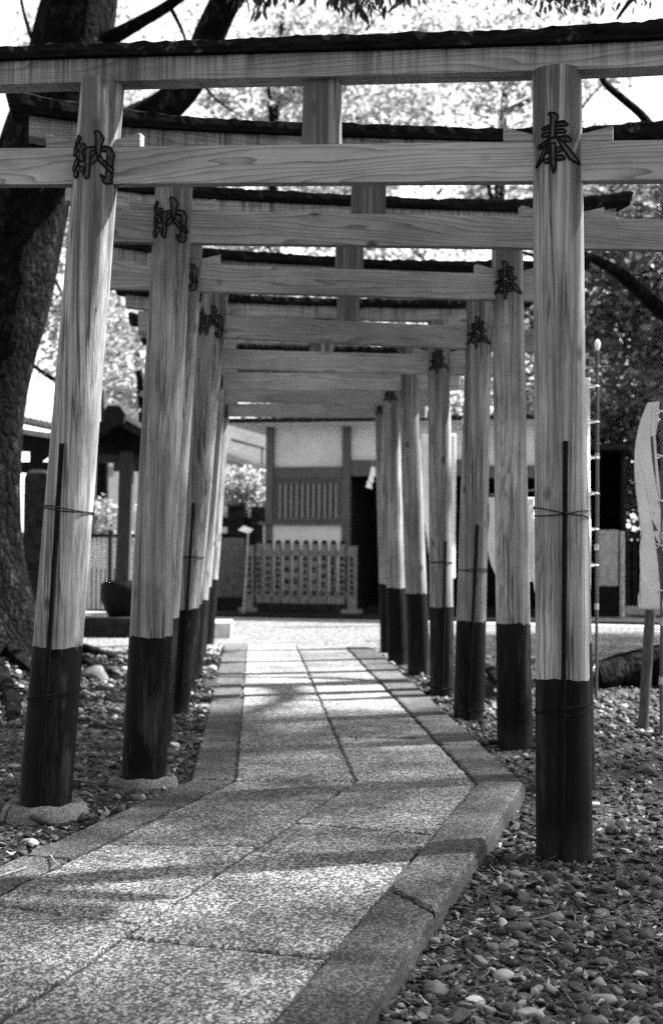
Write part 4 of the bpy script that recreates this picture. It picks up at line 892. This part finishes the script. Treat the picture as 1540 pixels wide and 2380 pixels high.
# tall trees behind the hall: one mesh each of three kinds, copied
def big_tree(name, x, y, h, seed, mat, leaf, label, group, rx=4.6, low=0.25):
    root = empty(name, (x, y, 0), 0, label=label, cat='tree', group=group)
    limb(root, 'trunk', [(x, y, -0.2), (x + .2, y, h * .3), (x - .2, y + .2, h * .6), (x + .1, y, h * .92)], [.34, .26, .17, .04], M['darkbark'], seed, n=10)
    for k in range(5):
        a = k * 1.3 + seed; z = h * (0.32 + 0.11 * k); limb(root, 'limb', [(x, y, z), (x + math.cos(a) * 1.5, y + math.sin(a) * 1.5, z + .9), (x + math.cos(a) * 3.0, y + math.sin(a) * 3.0, z + 2.2)], [.12, .08, .02], M['darkbark'], seed + k, n=7)
    rng = np.random.default_rng(seed); bl = []
    for k in range(9):
        a = rng.uniform(0, 6.28); q = rng.uniform(0.15, 0.75) * rx; z = h * (low + 0.08 + (0.9 - low) * k / 9 + rng.uniform(-.03, .03)); sz = 1.0 - 0.5 * abs(k / 8 - 0.4)
        bl.append(((x + math.cos(a) * q, y + math.sin(a) * q, z), (rx * .55 * sz, rx * .55 * sz, h * .10), 26, 92, 0.45))
    me = crown_mesh('crown', bl, leaf, seed); link('crown', me, mat, root)
    return root
def copy_thing(o, loc, rz, label, sc=1.0):
    r_ = o.copy(); COL.objects.link(r_); r_.location = loc; r_.rotation_euler = (0, 0, rz); r_.scale = (sc, sc, sc); r_['label'] = label
    for ch in list(o.children):
        c = ch.copy(); COL.objects.link(c); c.parent = r_
        for g in list(ch.children):
            d = g.copy(); COL.objects.link(d); d.parent = c
    return r_
GB = 'sunlit trees behind the hall'
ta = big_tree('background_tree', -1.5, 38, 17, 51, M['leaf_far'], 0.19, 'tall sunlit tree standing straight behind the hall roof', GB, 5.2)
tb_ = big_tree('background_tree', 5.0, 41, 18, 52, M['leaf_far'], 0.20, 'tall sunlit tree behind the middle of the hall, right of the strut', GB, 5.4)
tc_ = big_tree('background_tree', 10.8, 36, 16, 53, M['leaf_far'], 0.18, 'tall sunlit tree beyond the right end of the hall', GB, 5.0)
copy_thing(tb_, (-8.0, 46, 0), 1.4, 'tall pale tree seen through the gap left of the front gate', 1.0)
copy_thing(ta, (0.8, 48, 0), 2.6, 'taller pale tree filling the gap between the two nearer ones', 1.18)
copy_thing(tc_, (16.5, 42, 0), 4.0, 'tall pale tree farthest to the right behind the banners', 1.1)
copy_thing(tc_, (-19, 30, 0), 2.2, 'tall tree far off past the gatehouse roof', 0.8)
copy_thing(ta, (-27, 24, 0), 0.7, 'outermost tall tree beyond the big leaning trunk', 0.85)
# darker evergreens at the right end of the hall
def shrub(name, c, rad, ncl, nl, sg, leaf, mat, seed, label, cat='tree', group=None, trunk=True):
    root = empty(name, (c[0], c[1], 0), 0, label=label, cat=cat, group=group)
    if trunk: limb(root, 'trunk', [(c[0], c[1], -0.15), (c[0] + .1, c[1], c[2] * .5), (c[0] - .1, c[1], c[2])], [.16, .12, .05], M['darkbark'], seed, n=9)
    link('crown', crown_mesh('crown', [(c, rad, ncl, nl, sg)], leaf, seed), mat, root); return root
def pc(px, py, D): p = at(px, py, D); return (p.x, p.y, p.z)
GE = 'dark evergreens at the right end of the hall'
shrub('evergreen_tree', pc(1570, 640, 24), (2.4, 1.6, 2.2), 170, 60, 0.36, 0.18, M['leaf_dark'], 61, 'dark evergreen behind the crooked branch', group=GE)
shrub('evergreen_tree', pc(1520, 1030, 25.5), (1.9, 1.3, 1.6), 190, 60, 0.30, 0.15, M['leaf_dark'], 62, 'dense dark evergreen just right of the hall, behind the ball-topped banner pole', group=GE)
shrub('evergreen_tree', pc(1720, 900, 23), (2.2, 1.6, 2.6), 150, 60, 0.34, 0.16, M['leaf_mid'], 63, 'half-lit evergreen behind the wavy white banner', group=GE)
shrub('evergreen_tree', pc(1430, 830, 28), (2.4, 1.6, 1.6), 90, 55, 0.34, 0.17, M['leaf_mid'], 64, 'speckled bushy tree showing over the right end of the hall roof', group=GE)
shrub('evergreen_tree', pc(1230, 900, 31), (3.4, 1.6, 1.7), 110, 55, 0.36, 0.18, M['leaf_far'], 65, 'sunlit bushy tree over the hall roof between the right pillars', group=GE)
shrub('garden_shrub', pc(562, 1130, 27.5), (0.55, 0.4, 0.42), 40, 45, 0.14, 0.10, M['leaf_far'], 66, 'sunlit round shrub beneath the lean-to roof of the pale house', 'shrub')
shrub('garden_shrub', pc(610, 1165, 28), (0.45, 0.3, 0.2), 24, 45, 0.12, 0.10, M['leaf_far'], 67, 'low sunlit shrub against the hall corner post', 'shrub', trunk=False)
shrub('garden_tree', pc(330, 810, 30), (1.7, 1.2, 1.6), 34, 50, 0.34, 0.16, M['leaf_far'], 68, 'sparse light-leaved tree over the white house', 'tree')
shrub('garden_tree', pc(230, 770, 27), (1.2, 1.0, 0.9), 10, 50, 0.24, 0.15, M['leaf_mid'], 69, 'small dark-leaved tree between the two front left pillars', 'tree')
shrub('garden_shrub', pc(238, 1215, 24), (0.5, 0.3, 0.3), 24, 45, 0.13, 0.10, M['leaf_far'], 70, 'pale shrub behind the picket fence', 'shrub', trunk=False)
hedge = empty('clipped_hedge', (9.5, 25.5, 0), 0, label='dark clipped hedge beyond the right end of the hall', cat='hedge')
link('foliage', crown_mesh('foliage', [((8.3, 25.0, 1.2), (4.5, 0.7, 1.2), 340, 50, 0.22)], 0.13, 71), M['leaf_dark'], hedge)
# slatted stone fence and bright kerb right of the hall
picket('shade_toned_fence', 1452, 1640, 1252, 1420, 22.6, M['darkstone'], 'stone picket fence right of the hall, behind the wavy banner, shade put into its dark colour', 12, M['darkstone'])  # shade on these pickets is put into the dark stone colour
m = MB(); a, b = at(1440, 1425, 21.3), at(1640, 1398, 21.3); m.box(a.x, b.x, a.y, a.y + 0.25, -0.05, 0.16); m.build('stone_ledge', M['palestone'], bevel=0.012, label='pale stone ledge at the right-hand foot of the hall', cat='stone ledge')
MB().tube([hit(1376, 1575, 0.03), hit(1440, 1560, 0.06), hit(1530, 1548, 0.10), hit(1640, 1545, 0.12)], [.10, .13, .16, .18], 18, wob=0.12, seed=4).build('fallen_log', M['bark'], smooth=True, label='thick dark fallen log lying on the gravel behind the iron pipe', cat='log')
MB().tube([hit(1352, 1618, -0.03), hit(1366, 1590, 0.02), at(1380, 1556, 10.3), at(1386, 1536, 10.4)], [.008, .013, .012, .006], 8).build('dead_branch', M['twig'], smooth=True, label='pale bent stick leaning on the fallen log', cat='stick')
MB().tube([hit(1128, 1548, 0.0), hit(1145, 1566, 0.05), hit(1166, 1590, 0.06), hit(1182, 1602, 0.01)], [.03, .05, .05, .02], 10, wob=0.15, seed=8).build('surface_root', M['bark'], smooth=True, label='dark root arching out of the gravel between right pillars', cat='root')

# ------------------------------------------------------------------ banners on poles along the right side
def banner(px, D, z1, arm, w_, zt, zb, seed, label, phase=0.0, fold=0.05, ang=0.0, arm_dir=-1, band_=True, bulge=False, off0=0.035, zarm=None):
    b = at(px, 1400, D); x, y = b.x, b.y; z0 = gzf(x, y)
    root = empty('nobori_banner', (x, y, z0), 0, label=label, cat='banner', group='white banners on poles along the path')
    MB().tube([(x, y, z0 - 0.1), (x + 0.004, y, 1.2), (x, y, z1)], [0.0115, 0.011, 0.010], 12).build('pole', M['metalpole'], root, smooth=True)
    m = MB()
    if not bulge: m.loft([[(x + 0.021 * q * math.cos(a), y + 0.021 * q * math.sin(a), z1 + h) for a in [i * math.pi / 6 for i in range(12)]] for q, h in ((0.5, -0.02), (0.8, 0.0), (1, 0.025), (0.8, 0.047), (0.3, 0.058))])
    if m.v: m.build('finial', M['white'], root, smooth=True)
    for zz in arm: MB().tube([(x, y, zz - 0.022), (x, y, zz + 0.022)], 0.0145, 12).build('pole_band', M['palestone'], root, smooth=True)
    ca, sa = math.cos(ang) * arm_dir, math.sin(ang)
    MB().tube([(x - ca * 0.10, y - sa * 0.10, zt + 0.085), (x + ca * w_, y + sa * w_, zt + 0.02)], 0.007, 8).build('cross_arm', M['metalpole'], root, smooth=True)
    nu, nv = 26, 60; V = []; Fc = []
    for j in range(nv + 1):
        v = j / nv; z = zt + (zb - zt) * v
        for i in range(nu + 1):
            u = i / nu; gather = 1 - 0.28 * v * (0.5 + 0.5 * math.sin(5.0 * v + phase)) 
            uu = off0 + (w_ - 0.03) * u * (gather if not bulge else 0.1 + 0.75 * math.sin(math.pi * min(1, 0.1 + v * 0.95)) ** 0.8 + 0.2 * math.sin(7 * v))
            dy = fold * (0.25 + v) * math.sin(2 * math.pi * ((2.3 if bulge else 1.6) * u + (1.5 if bulge else 0.9) * v) + phase) + fold * 0.5 * v * math.sin(9 * u + 4 * v + phase * 2)
            V.append((x + ca * uu - sa * dy, y + sa * uu + math.cos(ang) * dy, z + 0.012 * math.sin(6.28 * u + phase) * v))
    for j in range(nv):
        for i in range(nu): a = j * (nu + 1) + i; Fc.append((a, a + 1, a + nu + 2, a + nu + 1))
    me = bpy.data.meshes.new('cloth'); me.from_pydata(V, [], Fc); me.update(); me.materials.append(M['cloth']); me.materials.append(M['clothdark'])
    if band_:
        for j in range(nv):
            for i in range(nu):
                u, v = i / nu, j / nv
                if bulge and 0.15 < v < 0.95 and abs(u - 0.25 - 0.12 * math.sin(5 * v + 1)) < 0.16: me.polygons[j * nu + i].material_index = 1  # dark band wavering down the cloth
    o = link('cloth', me, None, root, smooth=True); md = o.modifiers.new('thick', 'SOLIDIFY'); md.thickness = 0.0012
    zz = zt - 0.06 if off0 < 0.09 else -9                                      # loops that tie the cloth to the pole
    while zz > zb + 0.03:
        m = MB(); m.tube([(x + ca * (off0 + .011), y, zz + .012), (x - ca * 0.004, y - 0.016, zz), (x - ca * 0.015, y, zz), (x - ca * 0.004, y + 0.016, zz), (x + ca * (off0 + .011), y + 0.004, zz - .012)], 0.0045, 6, cap=True); m.build('loop', M['cloth'], root, smooth=True); zz -= 0.26
banner(1385, 10.3, 2.50, (1.71, 1.05, 0.62), 0.44, 2.28, 0.72, 3, 'white banner on the ball-topped pole behind the front right pillar', phase=0.4, fold=0.035, off0=0.05)
banner(1254, 13.0, 2.55, (1.7,), 0.46, 1.50, 0.72, 5, 'white banner half hidden between the second and third right pillars', phase=1.9, fold=0.04, off0=0.05)
banner(1074, 19.0, 2.7, (1.9, 1.5, 1.0), 0.48, 2.55, 0.62, 8, 'white banner farthest along, showing beside the fifth pillar', phase=3.1, fold=0.035, off0=0.10)
banner(1536, 8.25, 1.93, (1.12, 0.62, 0.28), 0.15, 1.90, 0.70, 9, 'wavy white banner hanging beside the iron pipe', phase=5.2, fold=0.075, ang=0.75, bulge=True)
pb = hit(1491, 1694, -0.05); pt = at(1511, 1400, depth(pb) - 0.02)
pi_ = empty('iron_pipe', pb, 0, label='rusty iron pipe standing in the gravel as a banner socket', cat='pipe')
pb.z -= 0.08; MB().tube([pb, pb.lerp(pt, .5), pt], 0.032, 20).build('tube', M['iron'], pi_, smooth=True); MB().tube([pt.lerp(pb, .02), pt + (pt - pb).normalized() * 0.012], 0.038, 20).build('collar', M['iron'], pi_, smooth=True)

# ------------------------------------------------------------------ gravel, larger stones, litter
def ico(sub):
    bm = bmesh.new(); bmesh.ops.create_icosphere(bm, subdivisions=sub, radius=1.0); bm.verts.ensure_lookup_table()
    V = np.array([v.co[:] for v in bm.verts]); Fc = np.array([[v.index for v in f.verts] for f in bm.faces]); bm.free(); return V, Fc
def stone_shapes(sub, n, seed):
    rng = np.random.default_rng(seed); V, Fc = ico(sub); out = []
    for k in range(n):
        W = V.copy()
        for q in range(7):                                    # cut facets, then soften: broken and rolled stones
            d = rng.normal(size=3); d /= np.linalg.norm(d); h = rng.uniform(0.45, 0.92); s_ = W @ d; over = np.clip(s_ - h, 0, None); W = W - over[:, None] * d * rng.uniform(0.7, 1.0)
        W *= 1 + 0.05 * np.sin(3 * V[:, :1] * 2 + k) ; W *= np.array([1.0, rng.uniform(0.6, 0.95), rng.uniform(0.36, 0.66)]); out.append(W)
    return out, Fc
def scatter(name, X_, Y_, S, shapes, Fc, rng, sink=0.2, lift=0.0):
    n = len(X_); k = rng.integers(0, len(shapes), n); B = np.stack(shapes)[k]; a = rng.uniform(0, 6.28, n); ti = rng.normal(0, 0.3, n); tj = rng.normal(0, 0.3, n)
    B = B * S[:, None, None]
    x, y, z = B[..., 0], B[..., 1], B[..., 2]
    y, z = y * np.cos(ti)[:, None] - z * np.sin(ti)[:, None], y * np.sin(ti)[:, None] + z * np.cos(ti)[:, None]
    x, z = x * np.cos(tj)[:, None] + z * np.sin(tj)[:, None], -x * np.sin(tj)[:, None] + z * np.cos(tj)[:, None]
    x, y = x * np.cos(a)[:, None] - y * np.sin(a)[:, None], x * np.sin(a)[:, None] + y * np.cos(a)[:, None]
    Z_ = gz(X_, Y_) + lift + S * (0.5 - sink)
    V = np.stack([x + X_[:, None], y + Y_[:, None], z + Z_[:, None]], -1).reshape(-1, 3)
    FF = (Fc[None] + (np.arange(n) * B.shape[1])[:, None, None]).reshape(-1, 3); return np_mesh(name, V, FF, 3)
def pick(n, y0, y1, rng, dens=2.0, pad=0.25):
    """points on the ground inside the view, thicker near the camera, off the path"""
    y = (y0 ** (1 - dens) + rng.uniform(0, 1, n) * (y1 ** (1 - dens) - y0 ** (1 - dens))) ** (1 / (1 - dens)) if dens != 1 else y0 * (y1 / y0) ** rng.uniform(0, 1, n)
    x = rng.uniform(-1, 1, n) * (y * 0.2335 + pad); ok = ~in_poly(x, y); return x[ok], y[ok]
rng = np.random.default_rng(21)
sh2, f2 = stone_shapes(2, 14, 4); sh1, f1 = stone_shapes(1, 10, 5); sh3, f3 = stone_shapes(3, 12, 6)
def chips(sub, n, seed):
    r_ = np.random.default_rng(seed); V, Fc = ico(sub); out = []
    for k in range(n):
        W = V.copy()
        for q in range(11):
            d = r_.normal(size=3); d /= np.linalg.norm(d); h = r_.uniform(0.28, 0.8); s_ = W @ d; W = W - np.clip(s_ - h, 0, None)[:, None] * d
        W /= np.abs(W).max(); W *= np.array([1.0, r_.uniform(0.5, 0.95), r_.uniform(0.2, 0.5)]); out.append(W)
    return out, Fc
ch2, c2f = chips(2, 20, 14)
def sizes(n, lo, k, mx): return np.clip(lo + k * rng.gamma(0.8, 1.0, n), lo, mx)
x, y = pick(30000, 2.7, 9.0, rng, 1.7); me = scatter('gravel', x, y, sizes(len(x), 0.004, 0.0078, 0.034), ch2, c2f, rng, 0.25); link('gravel', me, M['gravel'], kind='stuff', label='broken angular gravel beside the path')
x, y = pick(4200, 2.7, 9.0, rng, 1.6); me = scatter('pebbles', x, y, sizes(len(x), 0.006, 0.0085, 0.032), sh2, f2, rng, 0.22); link('pebbles', me, M['gravel'], smooth=True, kind='stuff', label='rounded pebbles mixed into the gravel')
x, y = pick(30000, 8.0, 20.0, rng, 1.3); S = np.clip(0.008 + 0.012 * rng.gamma(1.0, 0.8, len(x)), 0.006, 0.045); k_ = rng.uniform(0, 1, len(y)) > np.clip((y - 12.5) / 2.0, 0, 1); x, y, S = x[k_], y[k_], S[k_]
me = scatter('far_gravel', x, y, S, sh1, f1, rng, 0.3); link('far_gravel', me, M['gravel'], smooth=True, kind='stuff', label='gravel farther along under the gates')
# larger cobbles, each a thing
def cobble(name, x, y, s_, shape, mat, label, cat, group=None, rz=0.0, sink=0.25):
    me = bpy.data.meshes.new(name); me.from_pydata([tuple(v * s_) for v in sh3[shape]], [], [tuple(f) for f in f3]); me.update()
    o = link(name, me, mat, smooth=True, label=label, cat=cat, group=group); o.location = (x, y, gzf(x, y) + s_ * (0.45 - sink)); o.rotation_euler = (rng.normal(0, .12), rng.normal(0, .12), rz); return o
def cob_px(px, py, wpx, shape, mat, label, rz=0.0, name='cobble', cat='stone', group=None):
    p = hit(px, py, -0.035); return cobble(name, p.x, p.y, wpx / 2 * depth(p) / F, shape, mat, label, cat, group, rz)
M['cob_pale'] = simple('pale_cobble', 0.12, 0.22, 40, bump=0.4); M['cob_mid'] = simple('grey_cobble', 0.035, 0.09, 40, bump=0.5); M['cob_dark'] = simple('dark_cobble', 0.012, 0.04, 40, bump=0.5)
cob_px(228, 1588, 92, 1, M['cob_mid'], 'big flat grey stone half buried behind the second left pillar', 0.2, 'flat_stone')
cob_px(106, 1936, 78, 2, M['cob_dark'], 'dark wedge-shaped stone lying against the collar of the front left pillar', 0.3)
cob_px(1500, 1792, 52, 3, M['cob_mid'], 'largest rounded cobble on the open gravel right of the front pillar', 0.4)
cob_px(1400, 2308, 76, 4, M['cob_pale'], 'pale smooth oval pebble on the gravel, flattest and lightest of them', 2.6)
cob_px(1204, 2146, 74, 5, M['cob_dark'], 'dark blocky stone with a pitted top near the kerb', 0.1)
cob_px(1062, 2358, 80, 6, M['cob_dark'], 'dark round cobble beside the end of the near kerb', 1.0)
cob_px(1402, 2215, 50, 7, M['cob_mid'], 'upright grey cobble poking out of the gravel', 1.7)
cob_px(1235, 2350, 84, 8, M['cob_pale'], 'pale angular broken stone in the near gravel', 0.6)
cob_px(1168, 2185, 50, 9, M['cob_mid'], 'rounded grey stone next to the dark blocky one', 0.6)
cob_px(1012, 2290, 66, 10, M['cob_mid'], 'half-round cobble touching the kerb side', 2.0)
cob_px(482, 1568, 48, 11, M['palestone'], 'pale edge stone under the fourth left pillar', 0.2, 'edge_stone')
cob_px(490, 1608, 46, 0, M['palestone'], 'pale rounded edge stone beside the kerb shadow', 0.6, 'edge_stone')
cob_px(474, 1655, 40, 2, M['cob_mid'], 'grey edge stone next to the left kerb', 1.1, 'edge_stone')
cob_px(404, 1746, 34, 4, M['cob_pale'], 'small pale stone at the foot of the third left pillar', 0.4)
n_ = 0; proto = {}
for px, py in zip(rng.uniform(860, 1540, 900), rng.uniform(1760, 2378, 900)):
    p = hit(px, py, -0.04)
    if in_poly(np.array(p.x), np.array(p.y)) or (1225 < px < 1395 and py < 2010): continue
    w_ = rng.uniform(0.014, 0.030); sidx = int(rng.integers(0, 12)); mi = int(rng.choice([0, 1, 1, 1, 1, 1, 2, 2, 2, 2, 2, 2])); key = (sidx, mi)
    if n_ >= 64: break
    if key not in proto:
        me = bpy.data.meshes.new('river_stone'); me.from_pydata([tuple(v) for v in sh3[sidx]], [], [tuple(f) for f in f3]); me.update(); me.materials.append((M['cob_pale'], M['cob_mid'], M['cob_dark'])[mi]); me.polygons.foreach_set('use_smooth', [True] * len(me.polygons)); proto[key] = me
    o = bpy.data.objects.new('river_stone', proto[key]); COL.objects.link(o); o.location = (p.x, p.y, gzf(p.x, p.y) + w_ * 0.28); o.scale = (w_, w_, w_); o.rotation_euler = (rng.normal(0, .25), rng.normal(0, .25), rng.uniform(0, 6.28))
    tag(o, ('light grey river stone among the gravel', 'mid grey river stone among the gravel', 'dark grey river stone among the gravel')[mi], 'stone', ('light', 'mid', 'dark')[mi] + ' river stones in the gravel'); n_ += 1
# fallen leaves, dry needles, grass
def litter(name, n, y0, y1, L0, asp, mat, label, curl=0.25, pathtoo=0.0, up=0.012, tilt=0.25, dens=1.5):
    x, y = pick(n, y0, y1, rng, dens)
    if pathtoo:
        k = int(n * pathtoo); yy = rng.uniform(y0, y1, k); xx = rng.uniform(-1, 1, k) * yy * 0.24; ok = in_poly(xx, yy); x = np.concatenate([x, xx[ok]]); y = np.concatenate([y, yy[ok]])
    n = len(x); z = np.where(in_poly(x, y), 0.004, gz(x, y) + up); P = np.stack([x, y, z], 1)
    a = rng.uniform(0, 6.28, n); t = np.stack([np.cos(a), np.sin(a), rng.normal(0, tilt, n)], 1); b = np.stack([-np.sin(a), np.cos(a), rng.normal(0, tilt, n)], 1)
    L = (L0 * rng.uniform(0.5, 1.3, n))[:, None]; W = L * asp * 0.5; up_ = np.array([0, 0, 1.0]) * L * curl
    V = np.stack([P - t * L / 2 + up_, P + b * W, P + t * L / 2 + up_ * rng.uniform(0, 1, (n, 1)), P - b * W], 1).reshape(-1, 3); q = np.arange(n)[:, None] * 4
    Fc = np.concatenate([np.concatenate([q, q + 1, q + 3], 1), np.concatenate([q + 1, q + 2, q + 3], 1)]); link(name, np_mesh(name, V, Fc, 3), mat, kind='stuff', label=label)
litter('leaf_litter', 1500, 2.8, 13.0, 0.030, 0.42, M['litter'], 'fallen leaves scattered over gravel and soil', up=0.016)
litter('dry_needles', 3000, 2.8, 9.0, 0.07, 0.022, M['litter'], 'dry needles and straw lying between the stones', curl=0.1, up=0.02, tilt=0.15)
litter('seed_husks', 140, 3.0, 9.0, 0.013, 0.8, M['leaf_dark'], 'seed husks and crumbs dropped on the path', curl=0.5, pathtoo=1.6)
def twig(pts, r_, label):
    P_ = [hit(a, b, z) for a, b, z in pts]; MB().tube(P_, [r_ * (1 - 0.5 * i / len(P_)) for i in range(len(P_))], 6).build('twig', M['twig'], smooth=True, label=label, cat='twig')
twig([(118, 1988, 0.012), (128, 2003, 0.02), (140, 2014, 0.006), (165, 2022, 0.006)], 0.0035, 'bent twig lying on the left kerb')
twig([(0, 2036, 0.006), (30, 2026, 0.012), (62, 2016, 0.006)], 0.003, 'pale thin twig at the outer left kerb edge')
twig([(398, 2096, 0.004), (425, 2086, 0.006), (442, 2076, 0.004)], 0.003, 'short pale twig caught in the centre joint')
twig([(806, 1505, 0.02), (850, 1503, 0.03), (872, 1506, 0.01)], 0.008, 'dark twig across the far end of the right kerb')
twig([(358, 1772, 0.03), (372, 1788, 0.02), (385, 1806, 0.0), (400, 1822, 0.0)], 0.003, 'dry stalk leaning over the second left collar stone')




def grass(name, spots, mat, label):
    V = []; Fc = []; rg = np.random.default_rng(77)
    for px, py, n, L0 in spots:
        c = hit(px, py, -0.04)
        for k in range(n):
            a = rg.uniform(0, 6.28); L = L0 * rg.uniform(0.5, 1.3); st = rg.uniform(0.2, 1.0); p = Vector((c.x + rg.normal(0, .03), c.y + rg.normal(0, .04), 0)); p.z = gzf(p.x, p.y) + 0.008
            d = Vector((math.cos(a), math.sin(a), 0)); w_ = Vector((-d.y, d.x, 0)) * 0.0016
            P_ = [p + d * (L * t * (1 - 0.3 * st * t)) + Vector((0, 0, L * st * (t - 0.75 * t * t))) for t in (0, .25, .5, .75, 1)]
            b = len(V)
            for i, q in enumerate(P_): V += [tuple(q - w_ * (1 - i * .2)), tuple(q + w_ * (1 - i * .2))]
            for i in range(4): Fc.append([b + 2 * i, b + 2 * i + 1, b + 2 * i + 3, b + 2 * i + 2])
    link(name, np_mesh(name, V, Fc, 4), mat, kind='stuff', label=label)
gs = [(1040, 2120, 9, .07), (1010, 2180, 8, .09), (985, 2230, 9, .09), (930, 2270, 12, .10), (905, 2330, 14, .10), (1120, 2040, 7, .06), (1390, 2090, 8, .06), (1310, 2160, 5, .06), (1250, 2240, 6, .05), (1160, 2300, 5, .07), (1225, 1960, 6, .05), (360, 1800, 5, .07), (1090, 2090, 6, .06), (1500, 2250, 4, .06)]
grass('dry_grass', gs, M['litter'], 'wisps of dry grass and straw along the kerb')

xx = rng.uniform(-1.6, 1.0, 260); yy = rng.uniform(3.0, 9.0, 260); ok = in_poly(xx, yy); xx, yy = xx[ok], yy[ok]
ed = np.minimum(*(np.abs(xx - np.interp(yy, MIDX[:, 0], MIDX[:, 1]) - o_) for o_ in (-0.62, 0.62))); k_ = rng.uniform(0, 1, len(xx)) < np.exp(-ed / 0.12) * 0.9 + 0.12; xx, yy = xx[k_], yy[k_]
me = scatter('path_crumbs', xx, yy, np.clip(0.003 + 0.003 * rng.gamma(1.0, 1.0, len(xx)), 0.003, 0.012), ch2, c2f, rng, 0.0); V_ = np.empty(len(me.vertices) * 3, dtype=np.float32); me.vertices.foreach_get('co', V_); V_ = V_.reshape(-1, ch2[0].shape[0], 3)
V_[..., 2] += (0.012 - V_[..., 2].min(1))[:, None]; me.vertices.foreach_set('co', V_.ravel()); me.update()
link('path_crumbs', me, M['gravel'], kind='stuff', label='grit and small stones strayed onto the path')
